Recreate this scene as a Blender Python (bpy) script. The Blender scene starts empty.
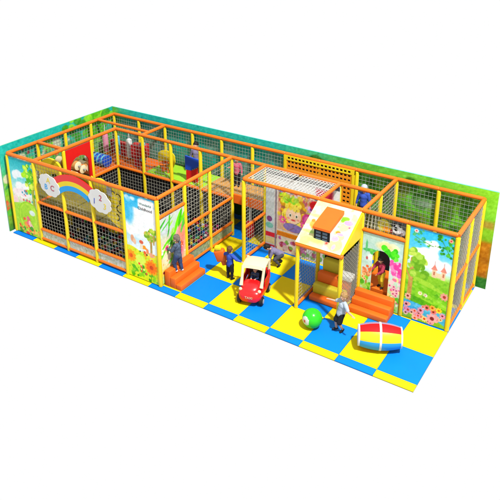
import bpy, bmesh, math, random
import numpy as np
from mathutils import Vector, Matrix, noise
random.seed(7); rng = np.random.default_rng(7)
R = math.radians; PI = math.pi
scene = bpy.context.scene
COL = scene.collection

# ------------------------------------------------------------------ layout
HT = 2.813          # height of the top rails
DK = 1.40           # upper deck level
TY = 1.1735         # depth of one floor tile
def gx(i): return 1.268*i
def gy(j): return -0.08+1.235*j

# ------------------------------------------------------------------ materials
def lin(c):
    c = np.asarray(c, float)
    return np.where(c <= .04045, c/12.92, ((c+.055)/1.055)**2.4)
def hexlin(s, k=1.0):
    s = s.lstrip('#')
    return tuple(float(x)*k for x in lin([int(s[i:i+2], 16)/255 for i in (0, 2, 4)]))
def mat(name, col, rough=.45, bump=0., bscale=60., vary=.06, vscale=3., spec=.22, metal=0.):
    m = bpy.data.materials.new(name); m.use_nodes = True
    nt = m.node_tree; b = nt.nodes['Principled BSDF']
    if isinstance(col, str): col = hexlin(col)
    col = tuple(c*.72 for c in col)
    tc = nt.nodes.new('ShaderNodeTexCoord')
    n = nt.nodes.new('ShaderNodeTexNoise'); n.inputs['Scale'].default_value = vscale; n.inputs['Detail'].default_value = 4
    nt.links.new(tc.outputs['Object'], n.inputs['Vector'])
    mr = nt.nodes.new('ShaderNodeMapRange'); mr.inputs[3].default_value = 1-vary*1.6; mr.inputs[4].default_value = 1+vary*1.6
    nt.links.new(n.outputs['Fac'], mr.inputs[0])
    mx = nt.nodes.new('ShaderNodeVectorMath'); mx.operation = 'SCALE'
    mx.inputs[0].default_value = col
    nt.links.new(mr.outputs[0], mx.inputs['Scale'])
    nt.links.new(mx.outputs[0], b.inputs['Base Color'])
    b.inputs['Roughness'].default_value = rough
    b.inputs['Specular IOR Level'].default_value = spec
    b.inputs['Metallic'].default_value = metal
    if bump:
        n2 = nt.nodes.new('ShaderNodeTexNoise'); n2.inputs['Scale'].default_value = bscale; n2.inputs['Detail'].default_value = 5
        nt.links.new(tc.outputs['Object'], n2.inputs['Vector'])
        bp = nt.nodes.new('ShaderNodeBump'); bp.inputs['Strength'].default_value = bump; bp.inputs['Distance'].default_value = .01
        nt.links.new(n2.outputs['Fac'], bp.inputs['Height']); nt.links.new(bp.outputs[0], b.inputs['Normal'])
    return m
def art_mat():
    m = bpy.data.materials.new('printed_artwork'); m.use_nodes = True
    nt = m.node_tree; b = nt.nodes['Principled BSDF']
    a = nt.nodes.new('ShaderNodeVertexColor'); a.layer_name = 'art'
    nt.links.new(a.outputs['Color'], b.inputs['Base Color'])
    b.inputs['Roughness'].default_value = .35; b.inputs['Specular IOR Level'].default_value = .15
    return m
M = dict(
    orange=mat('orange_vinyl', (.80, .170, .010), .38, .15, 40),
    orange_foam=mat('orange_foam', (.80, .14, .010), .5, .2, 30),
    yellow=mat('yellow_vinyl', (.84, .64, .015), .38, .15, 40),
    blue_mat=mat('blue_foam_mat', (.0, .21, .80), .6, .35, 220, .04, 2., .12),
    yellow_mat=mat('yellow_foam_mat', (.84, .68, .004), .6, .35, 220, .04, 2., .12),
    cord=mat('white_net_cord', (.34, .33, .27), .7),
    cord_grey=mat('grey_net_cord', (.27, .30, .26), .7),
    cord_dark=mat('dark_net_cord', (.05, .05, .055), .7),
    black=mat('black_and_shade', (.008, .008, .010), .8),  # plain black, also stands in for shade under the decks
    white=mat('white_vinyl', (.74, .74, .72), .4),
    cream=mat('cream_plastic', (.78, .66, .42), .3),
    red=mat('red_vinyl', (.70, .012, .012), .35),
    redplastic=mat('red_plastic', (.80, .006, .008), .25, 0, 60, .03, 3, .5),
    darkred=mat('dark_red_padding', (.50, .014, .018), .45),
    blue=mat('blue_vinyl', (.01, .07, .50), .4),
    skyblue=mat('sky_blue_board', (.03, .36, .80), .5, spec=.12),
    cyan=mat('cyan_vinyl', (.10, .50, .72), .4),
    pink=mat('pink_vinyl', (.75, .25, .38), .4),
    lime=mat('lime_vinyl', (.36, .70, .03), .4),
    green=mat('green_vinyl', (.03, .55, .02), .25),
    tan=mat('tan_plank_deck', (.62, .30, .08), .5, .1, 20, .2, 8),
    foam_yellow=mat('yellow_foam', (.62, .52, .03), .5, .1, 20, .1, 5),
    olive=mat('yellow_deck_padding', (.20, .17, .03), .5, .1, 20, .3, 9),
    rubber=mat('black_rubber', (.012, .012, .013), .5),
    grey=mat('grey_plastic', (.35, .35, .36), .4),
    skin=mat('skin', (.62, .34, .22), .55, 0, 60, .04),
    skin_dark=mat('darker_skin', (.40, .19, .11), .55, 0, 60, .04),
    hair_dark=mat('dark_hair', (.012, .009, .007), .6, .6, 90),
    hair_brown=mat('brown_hair', (.12, .055, .02), .6, .6, 90),
    hair_blond=mat('fair_hair', (.36, .21, .08), .6, .6, 90),
    hair_grey=mat('ash_hair', (.17, .13, .11), .6, .6, 60, .5, 20),
    eye=mat('eye_white', (.7, .7, .7), .2), pupil=mat('pupil', (.01, .008, .006), .2), lip=mat('lip', (.45, .12, .10), .5),
    cloth_blue=mat('blue_coat', (.03, .08, .42), .8, .4, 50, .15, 12),
    cloth_black=mat('black_trousers', (.012, .012, .016), .8, .4, 50, .2, 12),
    cloth_white=mat('pale_grey_shirt', (.40, .47, .56), .8, .4, 50, .12, 12),
    cloth_camo=mat('patterned_navy_cloth', (.07, .10, .16), .8, .4, 50, .55, 16),
    cloth_red=mat('dark_red_shirt', (.34, .025, .06), .8, .4, 50, .15, 12),
    cloth_pink=mat('pink_shirt', (.55, .10, .16), .8, .4, 50, .15, 12),
    cloth_grey=mat('charcoal_cloth', (.06, .06, .075), .8, .4, 50, .35, 14),
    cloth_lilac=mat('lilac_shirt', (.20, .18, .30), .8, .4, 50, .2, 12),
    cloth_yellow=mat('yellow_shirt', (.75, .55, .02), .8, .4, 50, .15, 12),
    denim=mat('denim', (.03, .055, .14), .8, .4, 60, .25, 14),
    art=art_mat(),
)
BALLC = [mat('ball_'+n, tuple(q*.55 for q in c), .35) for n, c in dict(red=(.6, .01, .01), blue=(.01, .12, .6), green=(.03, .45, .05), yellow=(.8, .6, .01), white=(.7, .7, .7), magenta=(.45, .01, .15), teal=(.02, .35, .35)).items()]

# ------------------------------------------------------------------ object helpers
def mk(name, bm, mats, parent=None, smooth=False, label=None):
    me = bpy.data.meshes.new(name)
    if isinstance(bm, bmesh.types.BMesh): bm.to_mesh(me); bm.free()
    else: me = bm; me.name = name
    if not isinstance(mats, (list, tuple)): mats = [mats]
    for m in mats: me.materials.append(m)
    if smooth:
        me.polygons.foreach_set('use_smooth', [True]*len(me.polygons))
        try: me.set_sharp_from_angle(angle=R(38))
        except Exception: pass
    o = bpy.data.objects.new(name, me); COL.objects.link(o)
    if parent: o.parent = parent
    if label: o['label'] = label
    return o
def tag(o, label, cat, group=None, kind=None):
    if label: o['label'] = label
    if cat: o['category'] = cat
    if group: o['group'] = group
    if kind: o['kind'] = kind
    return o
def thing(name, label, cat, loc=(0, 0, 0), rz=0, group=None):
    o = bpy.data.objects.new(name, None); COL.objects.link(o); o.location = loc; o.rotation_euler = (0, 0, rz)
    o.empty_display_size = .1
    return tag(o, label, cat, group)
def copy_tree(o, parent=None):
    c = o.copy(); COL.objects.link(c); c.parent = parent
    for ch in list(o.children): copy_tree(ch, c)
    return c

def box(bm, x0, x1, y0, y1, z0, z1, bev=0., mi=0, segs=2):
    vs = [bm.verts.new((x, y, z)) for x in (x0, x1) for y in (y0, y1) for z in (z0, z1)]
    fs = [(0, 1, 3, 2), (4, 6, 7, 5), (0, 4, 5, 1), (2, 3, 7, 6), (0, 2, 6, 4), (1, 5, 7, 3)]
    faces = [bm.faces.new([vs[i] for i in f]) for f in fs]
    for f in faces: f.material_index = mi
    if bev:
        es = list({e for f in faces for e in f.edges})
        r = bmesh.ops.bevel(bm, geom=es, offset=bev, segments=segs, affect='EDGES', profile=.5)
        for f in r['faces']: f.material_index = mi
    return vs
def tube(bm, a, b, r0, r1=None, n=12, caps=True, mi=0):
    a, b = Vector(a), Vector(b); r1 = r0 if r1 is None else r1
    d = (b-a).normalized(); q = d.to_track_quat('Z', 'Y')
    ra, rb = [], []
    for k in range(n):
        t = 2*PI*(k+.5)/n; v = q @ Vector((math.cos(t), math.sin(t), 0))
        ra.append(bm.verts.new(a+v*r0)); rb.append(bm.verts.new(b+v*r1))
    for k in range(n):
        f = bm.faces.new((ra[k], ra[(k+1) % n], rb[(k+1) % n], rb[k])); f.material_index = mi
    if caps:
        bm.faces.new(ra[::-1]).material_index = mi; bm.faces.new(rb).material_index = mi
def padded(bm, a, b, r, n=16):
    """foam-padded tube: a tube with rounded ends and taped joints"""
    a, b = Vector(a), Vector(b); L = (b-a).length; d = (b-a)/L
    lathe(bm, a, d, [(0, r*.8), (.012, r*.96), (.03, r), (L-.03, r), (L-.012, r*.96), (L, r*.8)], n)
def lathe(bm, o, d, prof, n=20, mi=0, close=True):
    o, d = Vector(o), Vector(d).normalized(); q = d.to_track_quat('Z', 'Y'); rings = []
    for h, r in prof:
        rings.append([bm.verts.new(o+d*h+q @ Vector((r*math.cos(2*PI*k/n), r*math.sin(2*PI*k/n), 0))) for k in range(n)])
    mis = mi if isinstance(mi, (list, tuple)) else [mi]*(len(prof)-1)
    for s in range(len(rings)-1):
        for k in range(n):
            f = bm.faces.new((rings[s][k], rings[s][(k+1) % n], rings[s+1][(k+1) % n], rings[s+1][k])); f.material_index = mis[s]
    if close:
        bm.faces.new(rings[0][::-1]).material_index = mis[0]; bm.faces.new(rings[-1]).material_index = mis[-1]
    return rings
def ball(bm, c, r, mi=0, u=16, v=10, sc=(1, 1, 1)):
    g = bmesh.ops.create_uvsphere(bm, u_segments=u, v_segments=v, radius=r)
    for w in g['verts']: w.co = Vector((w.co.x*sc[0], w.co.y*sc[1], w.co.z*sc[2]))+Vector(c)
    for f in {f for w in g['verts'] for f in w.link_faces}: f.material_index = mi
    return g['verts']
def slab(bm, pts, axis, a, b, mi=0):
    """extrude a 2D outline; axis 'x','y' or 'z' is the extrusion axis"""
    def P(u, v, w):
        return {'x': (w, u, v), 'y': (u, w, v), 'z': (u, v, w)}[axis]
    A = [bm.verts.new(P(u, v, a)) for u, v in pts]; B = [bm.verts.new(P(u, v, b)) for u, v in pts]
    n = len(pts); fs = []
    for k in range(n): fs.append(bm.faces.new((A[k], A[(k+1) % n], B[(k+1) % n], B[k])))
    fs.append(bm.faces.new(A[::-1])); fs.append(bm.faces.new(B))
    for f in fs: f.material_index = mi
    bmesh.ops.recalc_face_normals(bm, faces=fs)

# ------------------------------------------------------------------ nets
def net(O, U, V, W, Hh, cell=.13, r=.0065, diamond=False):
    """knotted cord net in the rectangle O + [0,W]U + [0,Hh]V; each cord sags a little"""
    bm = bmesh.new(); O, U, V = Vector(O), Vector(U).normalized(), Vector(V).normalized(); N = U.cross(V)
    ph = random.random()*9
    def P(u, v):
        b = .018*math.sin(u/W*PI)*math.sin(v/Hh*PI)
        w = .008*noise.noise(Vector((u*2.1+ph, v*2.1, ph)))
        w2 = .008*noise.noise(Vector((u*2.1, v*2.1+ph, ph+4)))
        return O+U*(u+w)+V*(v+w2)+N*b
    lines = []
    if not diamond:
        nu, nv = max(2, round(W/cell)), max(2, round(Hh/cell))
        for k in range(nu+1): lines.append(((W*k/nu, 0), (W*k/nu, Hh)))
        for k in range(nv+1): lines.append(((0, Hh*k/nv), (W, Hh*k/nv)))
    else:
        c = cell*1.414
        for s in (1, -1):
            for k in range(int(-(W+Hh)/c)-2, int((W+Hh)/c)+3):
                q = k*c; pts = []
                # v = s*u + q
                for u in (0, W):
                    v = s*u+q
                    if 0 <= v <= Hh: pts.append((u, v))
                for v in (0, Hh):
                    u = (v-q)/s
                    if 0 < u < W: pts.append((u, v))
                if len(pts) >= 2 and math.dist(pts[0], pts[1]) > .05: lines.append((pts[0], pts[1]))
    for (u0, v0), (u1, v1) in lines:
        n = max(2, int(math.dist((u0, v0), (u1, v1))/.3))
        prev = None
        d = (U*(u1-u0)+V*(v1-v0)).normalized(); s1 = N; s2 = d.cross(N)
        for k in range(n+1):
            t = k/n; c = P(u0+(u1-u0)*t, v0+(v1-v0)*t)
            ring = [bm.verts.new(c+s1*r), bm.verts.new(c+s2*r), bm.verts.new(c-s1*r), bm.verts.new(c-s2*r)]
            if prev:
                for q in range(4): bm.faces.new((prev[q], prev[(q+1) % 4], ring[(q+1) % 4], ring[q]))
            prev = ring
    return bm

# ------------------------------------------------------------------ painted artwork (vertex colours on a fine sheet)
class Art:
    def __init__(s, w, h, cell=.015, bg='#ffffff'):
        s.w, s.h = w, h; s.nx, s.ny = max(2, int(w/cell)), max(2, int(h/cell))
        u = np.linspace(0, 1, s.nx+1); v = np.linspace(0, 1, s.ny+1)
        s.U, s.V = np.meshgrid(u, v); s.X, s.Y = s.U*w, s.V*h
        s.c = np.zeros((s.ny+1, s.nx+1, 3)); s.c[:] = s._c(bg); s.soft = cell*1.0
    def _c(s, c):
        if isinstance(c, str):
            c = c.lstrip('#'); return np.array([int(c[i:i+2], 16)/255 for i in (0, 2, 4)])
        return np.array(c, float)
    def put(s, m, c, a=1.):
        m = (np.clip(m, 0, 1)*a)[..., None]; s.c = s.c*(1-m)+s._c(c)*m
    def grad(s, stops):
        ks = [k for k, _ in stops]; cs = np.array([s._c(c) for _, c in stops])
        for q in range(3): s.c[..., q] = np.interp(s.V, ks, cs[:, q])
    def hgrad(s, stops, m=None):
        ks = [k for k, _ in stops]; cs = np.array([s._c(c) for _, c in stops])
        for q in range(3):
            z = np.interp(s.U, ks, cs[:, q]); s.c[..., q] = z if m is None else s.c[..., q]*(1-m)+z*m
    def ell(s, x, y, rx, ry=None, c='#fff', a=1., soft=None, rot=0.):
        ry = rx if ry is None else ry; so = soft or s.soft
        dx, dy = s.X-x, s.Y-y; cr, sr = math.cos(rot), math.sin(rot)
        ux, uy = dx*cr+dy*sr, -dx*sr+dy*cr
        d = (np.sqrt((ux/rx)**2+(uy/ry)**2)-1)*min(rx, ry)
        s.put(.5-d/so, c, a)
    def rect(s, x0, x1, y0, y1, c, a=1., soft=None):
        so = soft or s.soft
        d = np.maximum(np.maximum(x0-s.X, s.X-x1), np.maximum(y0-s.Y, s.Y-y1)); s.put(.5-d/so, c, a)
    def below(s, fn, c, a=1., soft=None):
        s.put(.5+(fn(s.X)-s.Y)/(soft or s.soft), c, a)
    def line(s, x0, y0, x1, y1, w, c, a=1.):
        dx, dy = x1-x0, y1-y0; L = dx*dx+dy*dy+1e-9
        t = np.clip(((s.X-x0)*dx+(s.Y-y0)*dy)/L, 0, 1)
        d = np.hypot(s.X-x0-t*dx, s.Y-y0-t*dy)-w/2; s.put(.5-d/s.soft, c, a)
    def blobs(s, n, cols, x0, x1, y0, y1, r0, r1, a=1.):
        for _ in range(n):
            r = rng.uniform(r0, r1)
            s.ell(rng.uniform(x0, x1), rng.uniform(y0, y1), r, r*rng.uniform(.6, 1.2), cols[rng.integers(len(cols))], a, rot=rng.uniform(0, 3))
    def cloud(s, x, y, r, c='#ffffff', n=9, a=1.):
        for _ in range(n): 
            q = rng.uniform(.35, .7)*r
            s.ell(x+rng.uniform(-1, 1)*r, y+rng.uniform(-.35, .45)*r, q, q*.8, c, a, soft=.05)
    def flower(s, x, y, r, petal, core, n=8):
        for k in range(n):
            t = 2*PI*k/n+.3; s.ell(x+math.cos(t)*r*.6, y+math.sin(t)*r*.6, r*.42, r*.24, petal, rot=t)
        s.ell(x, y, r*.36, None, core)
    def tree(s, x, y, h, r, trunk='#c08a4a', leaf=('#6db52c', '#8fcf3a', '#4f9a24', '#b4dc58')):
        s.line(x, y, x+.02, y+h, r*.35, trunk); s.line(x, y+h*.55, x+r*.6, y+h*.9, r*.16, trunk); s.line(x, y+h*.5, x-r*.6, y+h*.85, r*.14, trunk)
        for _ in range(26):
            t = rng.uniform(0, 2*PI); q = rng.uniform(0, 1)**.5*r
            s.ell(x+math.cos(t)*q, y+h+math.sin(t)*q*.75, r*rng.uniform(.18, .34), r*rng.uniform(.14, .28), leaf[rng.integers(len(leaf))], rot=rng.uniform(0, 3))
    def grain(s, amp=.04, sc=14):
        amp *= .7
        for k in (sc, sc*2, sc*4):
            a = rng.normal(size=(int(s.h*k)+3, int(s.w*k)+3)); 
            yi = s.V*(a.shape[0]-2); xi = s.U*(a.shape[1]-2)
            y0 = yi.astype(int); x0 = xi.astype(int); fy = yi-y0; fx = xi-x0
            z = (a[y0, x0]*(1-fx)+a[y0, x0+1]*fx)*(1-fy)+(a[y0+1, x0]*(1-fx)+a[y0+1, x0+1]*fx)*fy
            s.c += (z*amp)[..., None]*rng.uniform(.6, 1.3, 3)
    def mesh(s, name, O, U, V, hole=None, gain=.90):
        gain *= .84
        g = s.c.mean(-1, keepdims=True); s.c = g+(s.c-g)*1.18
        """sheet at origin O, spanned by unit vectors U and V"""
        O, U, V = np.array(O, float), np.array(U, float), np.array(V, float)
        P = O+s.X[..., None]*U+s.Y[..., None]*V
        nx, ny = s.nx, s.ny
        idx = np.arange((nx+1)*(ny+1)).reshape(ny+1, nx+1)
        F = np.stack([idx[:-1, :-1], idx[:-1, 1:], idx[1:, 1:], idx[1:, :-1]], -1).reshape(-1, 4)
        if hole is not None:
            cx = (s.X[:-1, :-1]+s.X[1:, 1:]).ravel()/2; cy = (s.Y[:-1, :-1]+s.Y[1:, 1:]).ravel()/2
            F = F[~hole(cx, cy)]
        me = bpy.data.meshes.new(name)
        me.from_pydata(P.reshape(-1, 3).tolist(), [], F.tolist())
        at = me.color_attributes.new('art', 'FLOAT_COLOR', 'POINT')
        c = np.ones(((nx+1)*(ny+1), 4)); c[:, :3] = lin(np.clip(s.c, 0, 1)).reshape(-1, 3)*gain
        at.data.foreach_set('color', c.ravel().astype(np.float32))
        return me

# ------------------------------------------------------------------ floor
def build_floor():
    bm = bmesh.new(); rows = [-.26, 0, TY, 2*TY, 3*TY, 4*TY, 5.0]
    g = .004
    for j in range(6):
        for i in range(14):
            mi = (i+j) % 2     # strip row (j=0): even -> blue
            box(bm, i+g, i+1-g, rows[j]+g, rows[j+1]-g, -.03, 0, .006, 0 if mi == 0 else 1, 1)
    box(bm, .003, 13.997, -.257, 4.997, -.034, -.024, 0, 2)
    o = mk('floor', bm, [M['blue_mat'], M['yellow_mat'], mat('mat_seam', (.01, .07, .04), .9, spec=.05)])
    tag(o, 'chequered floor of blue and yellow foam mats', 'floor', kind='structure')
build_floor()

# ------------------------------------------------------------------ backdrop walls
def wall_art_left():
    a = Art(5.22, 3.08, .03, '#3a9a90')
    a.grad([(0, '#2f6a28'), (.12, '#6f9a3a'), (.35, '#a08a5a'), (.55, '#6fae50'), (.8, '#3fae9a'), (1, '#27a39a')])
    a.blobs(80, ['#4aa83a', '#7cc040', '#d05a40', '#e8d8c0', '#3a8a5a'], 0, 3.2, .2, 2.6, .08, .25, .8)
    a.blobs(50, ['#5aa82a', '#88c83a', '#3f8a2a'], 2.8, 5.2, 1.4, 3.2, .1, .3, .9)
    a.blobs(16, ['#b04030', '#8a2a30'], 0, 2., .3, 3.0, .03, .07, .9)
    a.grain(.03); return a
def wall_art_back():
    w = 14.45; a = Art(w, 3.08, .035, '#2aa898')
    a.grad([(0, '#2e6a24'), (.1, '#4a7a2a'), (.3, '#8a7a3a'), (.5, '#507a3a'), (1, '#3a9a80')])
    top = np.clip((a.Y-1.3)/.5, 0, 1)
    a.hgrad([(0, '#7cb83a'), (.03, '#3fae8a'), (.08, '#2aa8a0'), (.5, '#2fa898'), (.62, '#4aa870'), (.72, '#5aa844'), (1, '#86c83c')], top)
    a.blobs(130, ['#7c9a86', '#5a8a7c', '#8fa89a', '#4a8a80'], .3, 8.5, 1.2, 2.65, .1, .3, .5)
    a.blobs(170, ['#3f7a20', '#6a9a2c', '#2c5a1a', '#7a8a3a', '#4a6a24'], 8, 13.9, .8, 2.75, .1, .3, .7)
    a.ell(12.5, 2.2, .35, .12, '#c8d0d8', .6, soft=.2)
    # the free right-hand end: meadow over brown field
    a.rect(13.7, w, .35, 1.55, '#b0701c', .95, .12); a.rect(13.7, w, 1.9, 2.15, '#a8883c', .9, .12)
    a.blobs(16, ['#c8862a', '#98601a'], 13.8, w, .4, 1.5, .06, .16, .7)
    a.rect(13.7, w, 1.5, 1.9, '#86b830', .8, .12); a.rect(13.7, w, 0, .34, '#2c6a24', 1, .06)
    a.rect(13.8, w, 2.4, 3.1, '#8ac83a', .8, .2)
    a.grain(.03); return a
def build_walls():
    t = thing('backdrop_wall', 'long printed backdrop wall behind the play frame, teal turning to green at its right end', 'wall', (7.1, 4.97, 0))
    bm = bmesh.new(); box(bm, -7.32, 7.17, .008, .05, -.03, 3.05, .004)
    mk('panel', bm, mat('teal_panel', (.10, .55, .50), .5), t)
    a = wall_art_back(); o = mk('printed_mural', a.mesh('m', (-7.265, .004, -.03), (1, 0, 0), (0, 0, 1)), M['art'], t)
    t = thing('backdrop_wall', 'short printed backdrop wall closing the left end, teal and leafy green', 'wall', (-.17, 2.35, 0))
    bm = bmesh.new(); box(bm, -.04, 0, -2.6, 2.622, -.03, 3.05, .004)
    mk('panel', bm, mat('green_panel', (.16, .50, .30), .5), t)
    a = wall_art_left(); mk('printed_mural', a.mesh('m', (.004, -2.6, -.03), (0, 1, 0), (0, 0, 1)), M['art'], t)
build_walls()

# ------------------------------------------------------------------ the frame
F = thing('play_frame', 'big indoor play frame of yellow posts, orange rails, nets and printed panels', 'play structure', (0, 0, 0))
def post(i, j, z1=HT-.05, r=.062, dx=0, dy=0):
    bm = bmesh.new(); padded(bm, (gx(i)+dx, gy(j)+dy, 0), (gx(i)+dx, gy(j)+dy, z1), r)
    return mk('post', bm, M['yellow'], F, True)
def rail(a, b, z, r=.058, off=(0, 0)):
    """rail between two grid points a=(i,j), b=(i,j)"""
    A = Vector((gx(a[0])+off[0], gy(a[1])+off[1], z)); B = Vector((gx(b[0])+off[0], gy(b[1])+off[1], z))
    bm = bmesh.new(); padded(bm, A, B, r); return mk('rail', bm, M['orange'], F, True)
POSTS = [(i, 0) for i in range(6)]+[(0, j) for j in (1, 2, 3, 4)]+[(5, 1), (5, 2), (5, 3), (6, 2), (6, 3), (9, 3), (10, 2), (11, 2), (11, 3), (1, 1), (1, 2), (1, 3), (2, 3), (3, 3), (4, 3)]+[(i, 4) for i in range(1, 12)]+[(7, 3), (8, 3), (8, 2), (9, 2)]
for p in POSTS: post(*p)
def top(*pts):
    for a, b in zip(pts[:-1], pts[1:]): rail(a, b, HT)
top((0, 0), (1, 0), (2, 0), (3, 0), (4, 0), (5, 0)); top((0, 0), (0, 1), (0, 2), (0, 3), (0, 4))
top((0, 4), *[(i, 4) for i in range(1, 12)]); top((5, 0), (5, 1), (5, 2), (5, 3)); top((1, 0), (1, 1), (1, 2), (1, 3))
top((1, 3), (2, 3), (3, 3), (4, 3), (5, 3), (6, 3), (7, 3), (8, 3), (9, 3)); top((6, 2), (7, 2), (8, 2), (9, 2), (10, 2), (11, 2))
top((11, 2), (11, 3), (11, 4)); top((6, 2), (6, 3)); top((8, 2), (8, 3)); top((9, 2), (9, 3), (9, 4)); top((0, 1), (1, 1)); top((2, 3), (2, 4))
# overhead carrying rail of the punch bags
bm = bmesh.new(); padded(bm, (gx(0), 3.98, HT+.01), (gx(2), 3.98, HT+.01), .05); mk('rail', bm, M['orange'], F, True)
# lower rails
for i in (1, 2, 3):
    for z in (DK, .43, .09): rail((i, 0), (i+1, 0), z, .052)
for j in (1, 2):
    for z in (DK, .50, .12): rail((5, j), (5, j+1), z, .052)
rail((5, 0), (5, 1), 2.2, .055)
for z in (1.18, .12): rail((6, 2), (6, 3), z, .052)
for a, b in [((1, 0), (1, 1)), ((1, 1), (1, 2)), ((1, 2), (1, 3)), ((1, 3), (2, 3)), ((2, 3), (3, 3)), ((3, 3), (4, 3)), ((4, 3), (5, 3)), ((1, 1), (2, 1)), ((2, 1), (3, 1)), ((3, 1), (4, 1)), ((4, 1), (5, 1))]:
    rail(a, b, DK-.03, .058)
rail((9, 2), (10, 2), 2.27, .058)
rail((11, 2), (11, 3), DK, .05); rail((11, 3), (11, 4), DK, .05)
rail((11, 2), (11, 3), .10, .05); rail((11, 3), (11, 4), .10, .05)

def netbay(a, b, z0, z1, m='cord', cell=.13, r=.0055, diamond=False, off=(0, 0)):
    A = Vector((gx(a[0])+off[0], gy(a[1])+off[1], z0)); B = Vector((gx(b[0])+off[0], gy(b[1])+off[1], z0))
    d = B-A; n = d.normalized(); L = d.length-.12
    mk('net', net(A+n*.06, n, (0, 0, 1), L, z1-z0, cell, r, diamond), M[m], F)
for i in (1, 2, 3):
    netbay((i, 0), (i+1, 0), .47, DK-.04, cell=.135, r=.0055); netbay((i, 0), (i+1, 0), DK+.04, HT-.06, cell=.135, r=.005)
for j in (0, 1, 2, 3):
    netbay((0, j), (0, j+1), DK+.04, HT-.06, 'cord_grey', .12, .006)
for i in range(11):
    if i in (6, 7): continue
    netbay((i, 4), (i+1, 4), DK+.04, HT-.06, 'cord_grey' if i > 5 else 'cord_grey', .115, .0055)
for i in (9, 10): netbay((i, 4), (i+1, 4), .1, DK-.04, 'cord_grey', .12, .006)
for j in (1, 2):
    netbay((5, j), (5, j+1), .55, DK-.05, cell=.125, r=.006); netbay((5, j), (5, j+1), DK+.05, HT-.06, cell=.125, r=.0055)
netbay((5, 0), (5, 1), 2.26, HT-.06, cell=.12)
netbay((6, 2), (6, 3), .17, 1.13, cell=.12, r=.006); netbay((6, 2), (6, 3), 1.23, HT-.06, 'cord_grey', cell=.12, r=.006)
for j in (1, 2): netbay((1, j), (1, j+1), .3, DK-.08, cell=.13)
netbay((1, 2), (1, 3), DK+.03, HT-.06, cell=.13)
for i in (1, 2, 3, 4):
    netbay((i, 3), (i+1, 3), .3, DK-.08, cell=.13)
for i in (1, 2): netbay((i, 3), (i+1, 3), DK+.03, HT-.06, 'cord_grey', cell=.13, r=.006)
netbay((5, 3), (6, 3), DK+.2, HT-.06, 'cord_grey', cell=.14, r=.006)
netbay((9, 2), (9, 3), DK+.03, HT-.06, 'cord', .12, .006); netbay((9, 3), (9, 4), DK+.03, HT-.06, 'cord', .12, .006)
netbay((9, 2), (10, 2), 2.32, HT-.06, 'cord', .12, .006)
for j in (2, 3):
    netbay((11, j), (11, j+1), .15, DK-.05, 'cord', .11, .006, True); netbay((11, j), (11, j+1), DK+.05, HT-.06, 'cord', .11, .006, True)
# netted ceiling over the recess
for i in (6, 7):
    bm = net((gx(i)+.06, gy(2)+.06, HT-.02), (1, 0, 0), (0, 1, 0), 1.268-.12, 1.235-.12, .10, .009)
    mk('ceiling_net', bm, mat('ceiling_net_cord', (.55, .55, .52), .7), F)
# black sheets added as painted shade under the deck and in the doorways
def shade_sheet(x0, x1, y0, y1, z0, z1):
    bm = bmesh.new(); box(bm, x0, x1, y0, y1, z0, z1); mk('shade_sheet', bm, M['black'], F)
shade_sheet(gx(1)+.02, gx(5)-.08, gy(3)+.05, gy(3)+.07, .0, DK-.08)
shade_sheet(gx(1)-.09, gx(1)-.07, gy(0)+.08, gy(3)+.0, .0, DK-.08)
shade_sheet(gx(1)-.06, gx(5)-.09, gy(0)+.08, gy(3)+.04, .004, .022)  # black sheet over the pit floor, added to darken it
shade_sheet(gx(9)+.08, gx(11)-.08, gy(3)+.06, gy(3)+.08, 0, 1.3)
shade_sheet(gx(5)+.1, gx(6)-.03, gy(3)+.5, gy(3)+.52, 0, DK-.06)
# decks
def deck(x0, x1, y0, y1, z, m, th=.06):
    bm = bmesh.new(); box(bm, x0, x1, y0, y1, z-th, z, .012); mk('deck', bm, M[m], F)
e = .03
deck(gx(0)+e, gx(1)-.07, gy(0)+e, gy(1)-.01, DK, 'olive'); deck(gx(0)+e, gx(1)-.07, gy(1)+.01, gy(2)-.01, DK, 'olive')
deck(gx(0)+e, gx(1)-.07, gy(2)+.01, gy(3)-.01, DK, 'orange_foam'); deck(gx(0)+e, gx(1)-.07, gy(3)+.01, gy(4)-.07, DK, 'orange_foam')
for i, m in [(1, 'orange_foam'), (2, 'lime'), (3, 'lime'), (4, 'tan'), (5, 'tan'), (6, 'tan'), (7, 'tan'), (8, 'tan')]:
    deck(gx(i)+.005, gx(i+1)-.005, gy(3)+.1, gy(4)-.07, DK, m)
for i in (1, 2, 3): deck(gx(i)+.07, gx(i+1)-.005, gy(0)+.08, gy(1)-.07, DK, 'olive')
deck(gx(9)+.07, gx(10), gy(2)+.1, gy(3)-.07, .5, 'orange_foam', .12)
# orange fascia under the deck edge beside the doorway
bm = bmesh.new(); box(bm, gx(5)+.07, gx(6)-.07, gy(3)-.03, gy(3)+.03, 1.22, 1.55, .02); mk('fascia', bm, M['orange_foam'], F, label='broad orange padded beam above the dark doorway')
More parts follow.
